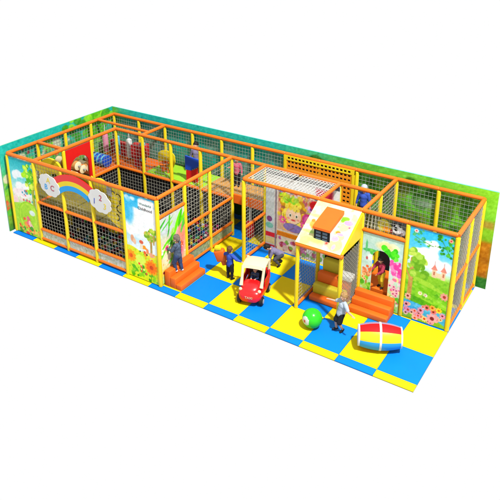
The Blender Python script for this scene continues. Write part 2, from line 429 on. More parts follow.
# orange printed panel at the upper part of the recess side
# kick strips low on the front and the side
def strip_art(w, h, cols):
    a = Art(w, h, .012, cols[0]); a.blobs(int(60*w), cols, 0, w, 0, h, .015, .05, .8); a.grain(.04); return a
for i in (1, 2, 3):
    a = strip_art(1.13, .24, ['#d8d8c4', '#f0f0ea', '#b8c49c', '#e4e0cc'])
    mk('kick_strip', a.mesh('k', (gx(i)+.07, gy(0)-.015, .14), (1, 0, 0), (0, 0, 1), gain=.7), M['art'], F)
    bm = bmesh.new(); box(bm, gx(i)+.07, gx(i+1)-.07, gy(0)-.011, gy(0)+.01, .13, .39); mk('kick_board', bm, M['white'], F)
for j in (1, 2):
    a = strip_art(1.10, .28, ['#9aa87c', '#b8c0a0', '#7c8a68', '#b0a888'])
    mk('kick_strip', a.mesh('k', (gx(5)+.015, gy(j)+.07, .17), (0, 1, 0), (0, 0, 1), gain=.7), M['art'], F)
    bm = bmesh.new(); box(bm, gx(5)-.01, gx(5)+.011, gy(j)+.07, gy(j+1)-.07, .16, .46); mk('kick_board', bm, M['white'], F)

# ------------------------------------------------------------------ printed panels of the frame
def panel(name, art, O, U, label, back=.02, hole=None, outline=None, mname='white'):
    """board with the artwork sheet 3 mm proud of it"""
    O, U = Vector(O), Vector(U); Nn = U.cross(Vector((0, 0, 1)))   # points to the viewer side
    me = art.mesh(name, O+Nn*.003, U, (0, 0, 1), hole)
    p = bpy.data.objects.new(name, bpy.data.meshes.new(name)); bpy.data.objects.remove(p)
    bm = bmesh.new(); pts = outline or [(0, 0), (art.w, 0), (art.w, art.h), (0, art.h)]
    A = [bm.verts.new(O+U*u+Vector((0, 0, v))) for u, v in pts]; B = [bm.verts.new(O-Nn*back+U*u+Vector((0, 0, v))) for u, v in pts]
    n = len(pts)
    for k in range(n): bm.faces.new((A[k], A[(k+1) % n], B[(k+1) % n], B[k]))
    bm.faces.new(A); bm.faces.new(B[::-1]); bmesh.ops.recalc_face_normals(bm, faces=bm.faces[:])
    o = mk(name, bm, M[mname], F, label=label)
    mk('printed_artwork', me, M['art'], o)
    return o
W1 = 1.268-.13
def art_meadow_left():
    a = Art(W1, 2.7, .014); a.grad([(0, '#8cc43c'), (.4, '#c8e8a0'), (.55, '#e8f4f0'), (.8, '#6cd0d8'), (1, '#1fa8b0')])
    a.cloud(.35, 2.1, .22, '#f4fbff'); a.cloud(.65, 1.7, .3, '#ffffff', 12); a.cloud(.4, 1.45, .25, '#fdeef0', 10); a.cloud(.2, 1.2, .2, '#f8dce0', 6)
    a.tree(1.02, 1.0, 1.15, .38, '#a8b040', ('#8cd820', '#b4e82c', '#5cb81c', '#d8f060')); a.blobs(40, ['#7ccc20', '#b4e82c', '#4aa81c', '#e0f468'], .72, W1, 1.5, 2.6, .04, .1, .9)
    a.blobs(14, ['#d05a5a', '#58a8a0', '#e89a90', '#3a9ab0'], .5, .95, 1.25, 1.65, .03, .08, .9)
    a.below(lambda x: 1.05+.08*np.sin(x*3), '#a8d84c'); a.ell(.72, .62, .56, .62, '#98d02c'); a.ell(.72, .62, .50, .56, '#b8e048'); a.ell(.62, .7, .36, .42, '#a4d43c')
    a.ell(.86, .86, .14, .10, '#e8f4ff', .9, soft=.04); a.blobs(12, ['#e87a8a', '#f0a050', '#f4c8b8', '#e8683c'], .42, .85, .15, .62, .05, .11)
    a.blobs(30, ['#f08a4a', '#e8583c', '#4a9a2c', '#f4d060'], .1, W1, .0, .28, .03, .08); a.grain(.03); return a
def art_meadow_front():
    a = Art(W1, 2.7, .013); a.grad([(0, '#88c020'), (.3, '#d8ec50'), (.36, '#e8f4f0'), (.55, '#bfe8fa'), (1, '#28b0e0')])
    a.cloud(.2, 2.55, .14, '#d8f4ff', 6)
    a.cloud(.72, 2.0, .38, n=22); a.cloud(.9, 2.45, .25, '#ffffff', 14); a.cloud(.55, 1.6, .36, n=18); a.cloud(.35, 1.85, .18, n=8); a.cloud(.7, 1.2, .35, '#eefaff', 16)
    a.ell(.95, 2.3, .3, .22, '#ffffff', soft=.1); a.ell(.3, 1.25, .3, .1, '#d0eefa', soft=.05); a.ell(.15, 2.15, .18, .4, '#48bce8', .8, soft=.1)
    a.tree(.93, 1.0, .55, .22, '#b89a5a', ('#a0c040', '#c0d860', '#7ca830', '#d8c060')); a.tree(1.04, 1.3, .4, .14, '#b89a5a', ('#98c83a', '#c8dc58', '#6ca82c'))
    a.ell(.22, 1.28, .07, .12, '#e8b090'); a.ell(.3, 1.2, .06, .10, '#f0c8a8'); a.rect(.5, .62, 1.02, 1.22, '#f0e4d0'); a.ell(.56, 1.25, .08, .06, '#d86a50')
    a.below(lambda x: .95+.07*np.sin(x*5+1), '#e4e038'); a.below(lambda x: .82+.1*np.sin(x*4+2), '#d0e030')
    a.ell(.55, .55, .36, .32, '#c4e83c'); a.ell(.48, .62, .2, .18, '#dcf468'); a.blobs(34, ['#5cb01c', '#8ccc24', '#3c9018'], .1, W1, .05, .42, .03, .08); a.blobs(50, ['#a8e030', '#e8f460', '#78c020', '#f8e058'], 0, W1, .3, .95, .015, .04, .7)
    a.blobs(12, ['#f0a030', '#e8683c', '#e8c0a0'], .6, 1.1, .7, 1.15, .03, .07); a.ell(.78, 1.0, .05, .09, '#e89060'); a.ell(.92, .92, .08, .08, '#f0b090')
    a.ell(.5, .93, .025, .02, '#202010'); a.ell(.75, .88, .03, .03, '#3a2414')
    a.flower(.9, .5, .26, '#f8a818', '#b43c10', 12); a.flower(.9, .5, .2, '#f07818', '#c04a14', 10); a.flower(.12, .68, .2, '#f8a020', '#e0641c', 10)
    a.line(.9, .28, .86, 0, .03, '#4a9a1c'); a.blobs(8, ['#e8503c', '#fff0a0'], .4, .7, .2, .5, .02, .04); a.grain(.025); return a
def art_leaf_side():
    a = Art(1.10, 2.08, .012); a.grad([(0, '#b8d470'), (.3, '#e0d8a8'), (.5, '#f0c8b8'), (.8, '#b8d0b8'), (1, '#c8ccc8')])
    a.ell(.25, 1.75, .34, .22, '#c4ccd0', soft=.12); a.ell(.85, .95, .24, .55, '#f09a9a', soft=.12); a.ell(.95, 1.3, .16, .35, '#e8907c', soft=.08); a.ell(.3, .9, .2, .4, '#f4e4c4', soft=.1)
    for k in range(26):
        x, y = rng.uniform(0, 1.1), rng.uniform(.1, 1.95); a.ell(x, y, rng.uniform(.025, .06), rng.uniform(.12, .34), ['#6cd020', '#4ab028', '#8ce040', '#5ab84a', '#a0dc58', '#3c9a30'][rng.integers(6)], .95, rot=rng.uniform(-1.1, -.1))
    a.ell(.78, 1.72, .075, .36, '#70d818', rot=-.5); a.ell(.9, 1.8, .06, .28, '#48b020', rot=-.3)
    for _ in range(9): a.flower(rng.uniform(.05, 1.05), rng.uniform(.15, 1.2), rng.uniform(.07, .14), ['#f88a40', '#f06a90', '#f8b8c8', '#f8d060', '#e85838'][rng.integers(5)], ['#b83018', '#802040', '#c87018'][rng.integers(3)])
    a.blobs(16, ['#f8e0c0', '#ffffff', '#f0b060'], 0, 1.1, .1, 1.3, .02, .045, .9); a.grain(.03); return a
def art_castle():
    a = Art(W1, 2.7, .013); a.grad([(0, '#4c9a24'), (.3, '#70b82c'), (.52, '#9cd04c'), (.6, '#d8f0f8'), (.8, '#68c8ec'), (1, '#3cb8e8')])
    a.cloud(.45, 1.95, .28, n=14); a.cloud(.6, 2.35, .16, n=10); a.cloud(.85, 1.8, .22, '#eef8fc', 12); a.cloud(.3, 1.75, .2, n=8); a.ell(.66, 2.25, .12, .2, '#ffffff', .9, soft=.06)
    for x0, y0, x1, y1 in [(.15, 2.45, .6, 2.3), (.6, 2.3, .9, 2.35), (.85, 2.5, 1.1, 2.1)]: a.line(x0, y0, x1, y1, .02, '#4a8a3c')
    a.blobs(34, ['#3c9a34', '#58b444', '#2c7a2c'], .75, W1, 2.1, 2.65, .025, .06); a.blobs(14, ['#3c9a6c', '#58b47c'], .1, .4, 2.3, 2.66, .02, .05); a.blobs(10, ['#4aa83c'], .3, .75, 2.25, 2.42, .015, .03)
    a.flower(.16, 2.62, .06, '#f8e0d8', '#d04040'); a.flower(1.05, 2.58, .06, '#f0b0a0', '#c83030'); a.flower(.68, 2.33, .05, '#ffffff', '#88b060')
    for x in (.72, .96):
        a.rect(x-.055, x+.055, 1.42, 1.66, '#f0c8a8'); [a.line(x-.075+.075*q/6, 1.66+.14*q/6, x+.075-.075*q/6, 1.66+.14*q/6, .02, '#d8745c') for q in range(7)]; a.rect(x-.02, x+.02, 1.5, 1.6, '#a86a50'); a.line(x, 1.8, x, 1.9, .012, '#b06050')
    a.rect(.78, .9, 1.45, 1.58, '#e8d0a8')
    a.below(lambda x: 1.45+.05*np.sin(x*3+1.5), '#84bc34'); a.below(lambda x: 1.3-.12*(x-.2)**2*3, '#a4d048'); a.below(lambda x: 1.15-.2*np.maximum(0, x-.3), '#78bc2c'); a.below(lambda x: 1.02-.35*np.maximum(0, x-.2), '#90cc3c'); a.below(lambda x: .78-.2*x, '#5aa41c')
    a.tree(.12, .55, 1.25, .34, '#c09858', ('#88b83c', '#a4cc4c', '#68a42c', '#c4dc68')); a.blobs(14, ['#8cbc3c', '#6ca42c', '#b0d45c'], .15, .5, 1.35, 1.9, .06, .13)
    a.flower(.42, .85, .06, '#f8f0e0', '#e8b040'); a.flower(.56, .83, .06, '#f4e8e8', '#d89090')
    a.below(lambda x: .56-.12*x, '#48a8d8'); a.ell(.55, .42, .3, .06, '#8cd0ec', .8, soft=.06); a.below(lambda x: .12+.05*np.sin(x*9), '#7cb034')
    a.blobs(60, ['#a4d454', '#6cb028', '#bce070', '#4c9420'], 0, W1, .55, 1.35, .02, .05, .45); a.blobs(40, ['#58b4e0', '#88d0f0', '#3c98cc'], .1, W1, .3, .5, .02, .05, .6)
    for _ in range(34): a.flower(rng.uniform(.02, 1.1), rng.uniform(.04, .3) if rng.random() < .7 else rng.uniform(.25, .5), rng.uniform(.05, .10), ['#f4a8a8', '#f0c0b0', '#e87878', '#f8d0a0', '#e0a0c0'][rng.integers(5)], ['#702020', '#503018', '#c04020'][rng.integers(3)])
    a.flower(.1, .66, .09, '#f4b8a8', '#803020'); a.flower(.08, .4, .09, '#f0a8b0', '#602020'); a.flower(.95, .5, .09, '#f0d040', '#d07020'); a.flower(.78, .52, .09, '#f0b050', '#a04018'); a.flower(1.05, .95, .12, '#e8a098', '#a04030'); a.flower(.8, .2, .16, '#f0a8b8', '#702030')
    a.grain(.025); return a
def art_door():
    a = Art(W1, 2.18, .012); a.grad([(0, '#a8d870'), (.25, '#c0e8b0'), (.5, '#d4ece0'), (.8, '#c8e4dc'), (1, '#bcd8cc')])
    a.cloud(.75, 1.9, .2, '#f8f0c8', 10); a.ell(.62, 1.9, .22, .12, '#f8e0a0', .8, soft=.08); a.cloud(.35, 1.45, .15, '#f4f8f4', 8)
    a.blobs(16, ['#58d830', '#78e048', '#40c028'], .58, 1.0, 1.62, 1.86, .05, .10); a.ell(.22, 1.68, .2, .05, '#58b868', rot=.1); a.ell(.12, 1.78, .03, .18, '#68c080'); a.blobs(10, ['#60c060', '#80d070'], .05, .45, 1.6, 1.74, .03, .06)
    a.blobs(22, ['#f868b0', '#f898c8', '#e850a0', '#fcc0e0'], .84, 1.12, 1.15, 1.55, .04, .09); a.blobs(22, ['#f07848', '#f0a078', '#e08858', '#f8c090'], .04, .30, .9, 1.28, .03, .08)
    a.line(.18, .2, .16, .95, .05, '#b88850'); a.blobs(34, ['#f8a0b8', '#f080a0', '#fcd8d8', '#d86888', '#f8e8a0'], .80, W1, .3, 1.1, .03, .07); a.blobs(18, ['#88d048', '#a8e070', '#58b030'], .0, .3, .3, .9, .04, .08); a.blobs(18, ['#70c840', '#f0f8e0', '#98d860'], .8, W1, .02, .45, .03, .07)
    for _ in range(7): a.flower(rng.uniform(.84, 1.1), rng.uniform(.1, 1.0), .06, '#fcc0d0', '#a03858')
    for _ in range(5): a.flower(rng.uniform(.03, .28), rng.uniform(.1, .9), .055, '#fce0a0', '#d06030')
    a.ell(.15, 1.42, .03, .05, '#c06060'); a.grain(.03); return a
def art_strip():
    a = Art(W1, .46, .011, '#7c8450')
    for k in range(9): a.line(.02+k*.05, 0, .06+k*.045, .46, .022, '#f0f0ec' if k % 2 else '#1c1c20')
    a.ell(.52, .22, .17, .17, '#d8cc50'); a.ell(.62, .12, .12, .09, '#f0a838'); a.blobs(10, ['#e0e080', '#b8a840'], .38, .7, .05, .4, .03, .07)
    a.rect(.74, 1.2, 0, .5, '#5c5c68', .8, .05); a.ell(.9, .2, .14, .14, '#f0f0f0'); a.ell(.86, .2, .05, .06, '#18181c'); a.ell(.98, .32, .06, .05, '#18181c'); a.ell(.78, .3, .06, .06, '#141418'); a.ell(1.05, .14, .08, .08, '#e8e8ec'); a.ell(1.02, .1, .03, .03, '#701828'); a.ell(.74, .1, .04, .05, '#801828')
    a.grain(.03); return a
def art_shop():
    w = 2*1.268-.02; a = Art(w, 2.72, .016, '#d8d4d4'); a.grad([(0, '#dccfc4'), (.6, '#dcd2c4'), (1, '#e4e0d8')])
    a.rect(.0, .32, .0, 2.4, '#c8d0d0'); a.ell(.14, 1.05, .10, .10, '#7c4a78'); a.ell(.14, .82, .14, .10, '#7cb8a8')
    a.rect(0, .42, .42, .58, '#c83038'); a.rect(0, .42, .18, .40, '#d8c890'); a.rect(0, .42, 0, .14, '#b82830')
    a.rect(.34, .40, .0, 2.3, '#888088'); a.rect(.42, 2.5, .56, .72, '#c87818'); a.rect(.42, 2.5, .70, .73, '#e09838')
    a.rect(.44, 2.45, .78, 2.1, '#d0b098')
    cols = ['#e09080', '#c85a60', '#e8d048', '#b8c838', '#e8b880', '#f0c060', '#a86888', '#e0e0d8', '#d85a4a', '#c89858', '#8890c8', '#78a880']
    a.blobs(150, cols, .46, 2.45, .85, 2.1, .04, .12, .85)
    a.ell(1.0, 1.45, .46, .50, '#a8704a'); a.blobs(40, ['#f0d040', '#e8b830', '#f8e468', '#c89828'], .6, 1.4, 1.05, 1.9, .06, .12)
    a.ell(1.0, 1.38, .27, .29, '#f4d4b4'); a.blobs(18, ['#f0d040', '#f8e060'], .74, 1.26, 1.58, 1.78, .05, .08)
    for q in (-1, 1): a.ell(1.0+q*.11, 1.38, .045, .06, '#ffffff'); a.ell(1.0+q*.11, 1.37, .028, .042, '#3c5028'); a.ell(1.0+q*.18, 1.26, .05, .03, '#f0a090'); a.flower(1.0+q*.38, 1.15, .14, '#e868a0', '#f8e080')
    a.ell(1.0, 1.22, .08, .03, '#c84848'); a.ell(1.0, .95, .36, .15, '#8878b0'); a.flower(1.75, 1.0, .16, '#e87098', '#f8d860'); a.flower(1.6, 1.75, .13, '#d8a0d8', '#804080')
    a.blobs(16, ['#d8e048', '#88cc38', '#b0d850'], .5, 1.15, 1.75, 2.05, .05, .1); a.ell(1.5, 1.35, .2, .22, '#c84a88'); a.ell(1.5, 1.35, .12, .13, '#e078a8'); a.ell(1.75, 1.9, .2, .16, '#c02028')
    a.blobs(46, ['#d8d8d0', '#78a058', '#b868a0', '#c8b0b8', '#a04858', '#e8e4e0'], .5, 2.45, .06, .5, .04, .10)
    for _ in range(22):
        x, y = rng.uniform(.6, 2.3), rng.uniform(.9, 2.0); a.line(x, y, x+rng.uniform(-.2, .2), y+rng.uniform(-.15, .15), .018, ['#7c3858', '#8a5a30', '#506838'][rng.integers(3)], .8)
    for k in range(14): a.ell(.5+k*.14, 2.14, .07, .05, ['#5878a8', '#d04858', '#e8e0d0'][k % 3])
    a.rect(0, w, 2.18, 2.6, '#e8e8e4', .9, .05); a.rect(1.75, 2.3, 2.15, 2.5, '#c01838', .9, .1); a.rect(0, w, 2.58, 2.72, '#2c2c30', .85)
    a.grain(.03); return a
panel('printed_panel', art_meadow_left(), (gx(0)+.065, gy(0)-.02, .03), (1, 0, 0), 'printed meadow panel with a lime dome under a teal sky, at the left front corner')
pB = panel('printed_panel', art_meadow_front(), (gx(4)+.065, gy(0)-.02, .03), (1, 0, 0), 'printed panel of white cloud, sunflowers and two lines of lettering')
panel('printed_panel', art_leaf_side(), (gx(5)+.02, gy(0)+.067, .04), (0, 1, 0), 'pale printed panel with long green leaves behind the left steps')
panel('printed_panel', art_castle(), (gx(10)+.065, gy(2)-.02, .03), (1, 0, 0), 'printed panel of a tree, green hills, castle towers and a flowery pond')
DX0, DX1, DZ0, DZS = .30, .80, .0, 1.50
def arch_hole(x, y):
    cx, r = (DX0+DX1)/2, (DX1-DX0)/2
    return (abs(x-cx) < r) & ((y < DZS) | ((x-cx)**2+(y-DZS)**2 < r*r))
arch = [(DX1, 0), (DX1, DZS)]+[((DX0+DX1)/2+(DX1-DX0)/2*math.cos(t), DZS+(DX1-DX0)/2*math.sin(t)) for t in np.linspace(0, PI, 17)[1:-1]]+[(DX0, DZS), (DX0, 0)]
panel('door_panel', art_door(), (gx(9)+.065, gy(2)-.02, .03), (1, 0, 0), 'mint printed panel with pink flowers round an arched doorway', hole=arch_hole, outline=[(0, 0), (0, 2.18), (W1, 2.18), (W1, 0)]+arch)
panel('printed_strip', art_strip(), (gx(9)+.065, gy(2)+.05, 2.30), (1, 0, 0), 'narrow printed strip of black, white and yellow animal patterns above the doorway')
panel('printed_panel', art_shop(), (gx(6)-.0+.065, gy(3)-.06, .01), (1, 0, 0), 'busy pink and yellow cartoon wall panel at the back of the recess')
def text_mesh(s, size, ext=.002):
    cu = bpy.data.curves.new('t', 'FONT'); cu.body = s; cu.size = size; cu.extrude = ext; cu.align_x = 'CENTER'; cu.align_y = 'CENTER'
    o = bpy.data.objects.new('t', cu); COL.objects.link(o); bpy.context.view_layer.update()
    me = bpy.data.meshes.new_from_object(o.evaluated_get(bpy.context.evaluated_depsgraph_get())); bpy.data.objects.remove(o); return me
def letter(s, size, M4, m, parent, name='letter', rot=0.):
    me = text_mesh(s, size); me.transform(M4 @ Matrix.Rotation(rot, 4, 'Z')); return mk(name, me, m, parent)
def front_plane(x, y, z): return Matrix.Translation((x, y, z)) @ Matrix.Rotation(PI/2, 4, 'X')
letter('Wonderful', .10, front_plane(gx(4)+.86, gy(0)-.026, 2.52), mat('grey_green_ink', (.12, .25, .22)), pB, 'lettering')
letter('Childhood', .125, front_plane(gx(4)+.84, gy(0)-.026, 2.37), mat('brown_ink', (.10, .08, .08)), pB, 'lettering')

# rainbow sign: flat cut-out boards bolted to the front
def build_rainbow():
    y = gy(0)-.075
    o = thing('rainbow_sign', None, None); del_keys = [k for k in o.keys()]
    o.parent = F; o.name = 'rainbow_sign'; o['label'] = 'cut-out rainbow board with a white cloud at each end'
    cx, cz = 3.12, 1.22
    for k, (r0, r1, m) in enumerate([(1.34, 1.55, 'redplastic'), (1.19, 1.34, 'yellow'), (1.02, 1.19, 'skyblue')]):
        bm = bmesh.new(); pts = []
        th = np.linspace(R(128), R(54), 30)
        pts = [(cx+r1*math.cos(t), cz+r1*math.sin(t)) for t in th]+[(cx+r0*math.cos(t), cz+r0*math.sin(t)) for t in th[::-1]]
        slab(bm, pts, 'y', y-.012, y+.012); mk('colour_band', bm, M[m], o)
    for (qx, qz, ls) in [(2.04, 2.2, [('A', -.02, .16, 'yellow'), ('B', -.15, -.08, 'skyblue'), ('C', .14, -.07, None)]), (4.22, 2.22, [('2', .04, .11, None), ('1', -.22, -.04, 'blue'), ('3', .2, -.13, 'yellow')])]:
        bm = bmesh.new(); pts = []
        for k in range(96):
            t = 2*PI*k/96; r = .40*(1+.10*abs(math.sin(t*4.5))-.05); pts.append((qx+r*1.12*math.cos(t), qz+r*.88*math.sin(t)-.10*math.cos(t)*(.6)))
        slab(bm, pts, 'y', y-.032, y-.014); c = mk('cloud_board', bm, M['white'], o)
        for s, dx, dz, m in ls:
            q = letter(s, .26, front_plane(qx+dx, y-.036, qz+dz), M[m] if m else mat('crimson_ink', (.45, .01, .06)), o, 'letter', R(-6))
build_rainbow()
# yellow wavy board with dark swirls, bays three and four above the middle rail
def build_yellow_board():
    bm = bmesh.new(); x0, x1 = gx(3)+.1, gx(4)-.05
    top_ = [(x1, 2.72), (x0-.35, 2.74)]
    pts = [(gx(1)+.1, 2.72), (gx(1)+.1, 2.52), (1.9, 2.5), (2.4, 2.64), (3.3, 2.66), (3.75, 2.45), (4.0, 1.98), (4.3, 1.80), (4.6, 1.56), (4.8, 1.47), (x1, 1.46), (x1, 2.72)]
    slab(bm, pts, 'y', gy(0)+.02, gy(0)+.04); o = mk('wavy_board', bm, M['yellow'], F, label='yellow wavy board with black swirls behind the rainbow')
    for (ax, az, r, t0, t1) in [(4.85, 2.45, .13, -60, 120), (4.9, 2.1, .13, 100, 290), (4.75, 1.8, .12, -80, 90), (4.95, 2.3, .05, 0, 300), (4.66, 2.55, .08, 0, 200)]:
        b2 = bmesh.new(); th = np.linspace(R(t0), R(t1), 16)
        slab(b2, [(ax+r*math.cos(t), az+r*math.sin(t)) for t in th]+[(ax+(r-.028)*math.cos(t), az+(r-.028)*math.sin(t)) for t in th[::-1]], 'y', gy(0)+.012, gy(0)+.02)
        mk('swirl', b2, M['black'], o)
    b2 = bmesh.new(); slab(b2, [(4.42, 2.45), (4.62, 2.42), (4.62, 2.7), (4.42, 2.72)], 'y', gy(0)+.005, gy(0)+.019); mk('grey_patch', b2, M['grey'], o)
build_yellow_board()

# ------------------------------------------------------------------ play pieces inside
def red_arch_panel():
    t = thing('arch_panel', 'red padded panel with an arched opening in front of the rollers', 'panel', (gx(1), gy(1)+.62, DK))
    bm = bmesh.new(); W = 1.11; hh = 1.33; hw = .42
    pts = [(-W/2, 0), (-W/2, hh), (W/2, hh), (W/2, 0), (hw+.03, 0), (hw+.03, .62)]+[(.03+hw*math.cos(a), .62+.36*math.sin(a)) for a in np.linspace(0, PI, 14)[1:-1]]+[(.03-hw, .62), (.03-hw, 0)]
    slab(bm, pts, 'x', -.03, .03); mk('padding', bm, M['red'], t)
red_arch_panel()
def yellow_arch(loc, rz, label, w=1.1, h=.8):
    t = thing('arch_panel', label, 'panel', loc, rz)
    bm = bmesh.new(); pts = [(-w/2, 0), (-w/2, h*.55)]+[(-w/2*math.cos(a), h*.55+h*.45*math.sin(a)) for a in np.linspace(0, PI, 18)[1:-1]]+[(w/2, h*.55), (w/2, 0)]
    hole = [(w*.25, 0), (w*.25, h*.35)]+[(w*.25*math.cos(a), h*.35+h*.2*math.sin(a)) for a in np.linspace(0, PI, 10)[1:-1]]+[(-w*.25, h*.35), (-w*.25, 0)]
    slab(bm, pts+hole, 'y', -.04, .04); mk('padding', bm, M['yellow'], t)
yellow_arch((gx(.5), gy(1)-.02, DK), 0, 'yellow round-topped padded arch across the left corridor', 1.08, .95)
yellow_arch((2.0, 1.9, DK-.45), R(25), 'small yellow round-topped arch at the head of the slide', .62, .72)
# rollers
roller_spots = [((.86, 1.52, 1.72), 'cream', 'cream soft roller lowest in front inside the red arch'), ((.80, 1.72, 2.02), 'cream', 'cream soft roller above the frontmost one inside the red arch'), ((.74, 1.98, 1.80), 'orange', 'orange and cream striped soft roller in the middle of the red arch'), ((.66, 2.36, 1.72), 'cream', 'cream soft roller furthest back inside the red arch')]
for (x, y, z), m, lb in roller_spots:
    t = thing('soft_roller', lb, 'roller', (x, y, z), 0, 'soft rollers in the left corridor')
    bm = bmesh.new()
    prof = [(-.52, .10), (-.50, .155), (-.2, .165), (-.19, .17), (-.01, .17), (0, .165), (.2, .165), (.3, .165), (.48, .155), (.5, .10)]
    mi = [0, 0, 0, 1, 1, 0, 0, 1, 0]
    lathe(bm, (0, 0, 0), (1, 0, 0), prof, 24, mi); mk('padding', bm, [M['cream'], M['orange_foam'] if m == 'orange' else M['tan']], t, True)
    bm = bmesh.new(); tube(bm, (-.6, 0, 0), (.58, 0, 0), .03); mk('axle', bm, M['grey'], t, True)
t = thing('soft_drum', 'blue and white soft drum lying on the orange deck beside the left corridor post', 'drum', (.62, 3.28, DK+.22))
bm = bmesh.new(); lathe(bm, (-.5, 0, 0), (1, 0, 0), [(0, .18), (.02, .22), (.3, .22), (.32, .22), (.98, .22), (1.0, .18)], 28, [0, 0, 1, 1, 1]); mk('padding', bm, [M['white'], M['blue']], t, True)
bm = bmesh.new(); [lathe(bm, (-.5+q, 0, 0), (1, 0, 0), [(0, .224), (.07, .224)], 28) for q in (.42, .62, .82)]; mk('stripe', bm, M['cyan'], t, True)
# punch bags hung from the carrying rail
for x, y, m, lb in [(.35, 3.98, 'pink', 'pink hanging punch bag nearest the left end'), (.95, 3.98, 'cyan', 'cyan hanging punch bag second from the left end'), (1.55, 3.98, 'white', 'white hanging punch bag in front of the back net'), (2.2, 3.98, 'cyan', 'cyan hanging punch bag behind the red blocks')]:
    t = thing('punch_bag', lb, 'punch bag', (x, y, 1.62), 0, 'punch bags hung from the overhead rail')
    bm = bmesh.new(); lathe(bm, (0, 0, 0), (0, 0, 1), [(0, .05), (.03, .095), (.1, .11), (.65, .11), (.72, .095), (.76, .04)], 20); mk('bag', bm, M[m], t, True)
    bm = bmesh.new(); tube(bm, (0, 0, .75), (0, 0, 1.15), .012, n=6); mk('strap', bm, M['white'], t, True)
for dx in (0,):
    t = thing('foam_block', 'dark red padded block standing on the deck beside the punch bags', 'foam block', (2.05, 4.0, DK), R(15))
    bm = bmesh.new(); box(bm, -.3, .3, -.2, .2, .38, .86, .04); box(bm, -.2, .02, -.16, .16, 0, .40, .03); mk('padding', bm, M['darkred'], t, True)
    t = thing('foam_block', 'low dark red padding on the back left deck', 'foam block', (.95, 4.45, DK), 0)
    bm = bmesh.new(); box(bm, -.8, .45, -.08, .08, 0, .55, .04); mk('padding', bm, M['darkred'], t, True)
def hoop():
    t = thing('basketball_hoop', 'small basketball hoop with a rounded yellow backboard and orange ring', 'hoop', (3.3, 3.98, DK), R(8))
    bm = bmesh.new(); w = .36
    pts = [(-w*.75, .28), (-w, .5), (-w*.95, .72)]+[(-w*.9*math.cos(a), .72+.16*math.sin(a)) for a in np.linspace(.2, PI-.2, 10)]+[(w*.95, .72), (w, .5), (w*.75, .28)]
    slab(bm, pts, 'y', -.02, .02); mk('backboard', bm, M['yellow'], t)
    bm = bmesh.new(); n = 24
    for k in range(n):
        a, b = 2*PI*k/n, 2*PI*(k+1)/n; tube(bm, (.17*math.cos(a), -.2+.17*math.sin(a), .48), (.17*math.cos(b), -.2+.17*math.sin(b), .48), .022, n=8)
    mk('ring', bm, M['orange'], t, True)
    bm = bmesh.new(); lathe(bm, (0, -.2, .2), (0, 0, 1), [(0, .10), (.28, .165)], 16, close=False); mk('ring_net', bm, M['orange_foam'], t)
    bm = bmesh.new(); tube(bm, (0, .06, 0), (0, .06, .6), .04); mk('stand', bm, M['orange'], t, True)
hoop()
def blue_board():
    t = thing('backboard', 'blue wedge-shaped board on a red base beside the black-haired child', 'board', (4.55, 3.92, DK), R(5))
    bm = bmesh.new(); slab(bm, [(-.33, .42), (-.33, .93), (.36, .84), (.3, .70), (-.1, .42)], 'y', -.03, .03); mk('board', bm, M['blue'], t)
    bm = bmesh.new(); slab(bm, [(-.3, 0), (-.3, .40), (-.06, .42), (.16, .55), (.16, 0)], 'y', -.028, .028); mk('base', bm, M['red'], t)
blue_board()
def slide():
    t = thing('slide', 'yellow slide dropping from the left corridor into the ball pit', 'slide', (gx(1)+.1, 1.85, 0), R(-12))
    bm = bmesh.new(); prof = [(-.27, .16), (-.24, .02), (0, -.02), (.24, .02), (.27, .16), (.31, .16), (.28, -.03), (0, -.07), (-.28, -.03), (-.31, .16)]
    prev = None; N = 18
    for k in range(N+1):
        s = k/N; x = 2.1*s; z = DK-.02-(DK-.25)*(s-.08*math.sin(2*PI*s)) if s < .9 else .30
        ring = [bm.verts.new((x, u, z+v)) for u, v in prof]
        if prev:
            for q in range(len(prof)): bm.faces.new((prev[q], prev[(q+1) % len(prof)], ring[(q+1) % len(prof)], ring[q]))
        prev = ring
    bmesh.ops.recalc_face_normals(bm, faces=bm.faces[:]); mk('chute', bm, M['yellow'], t, True)
slide()
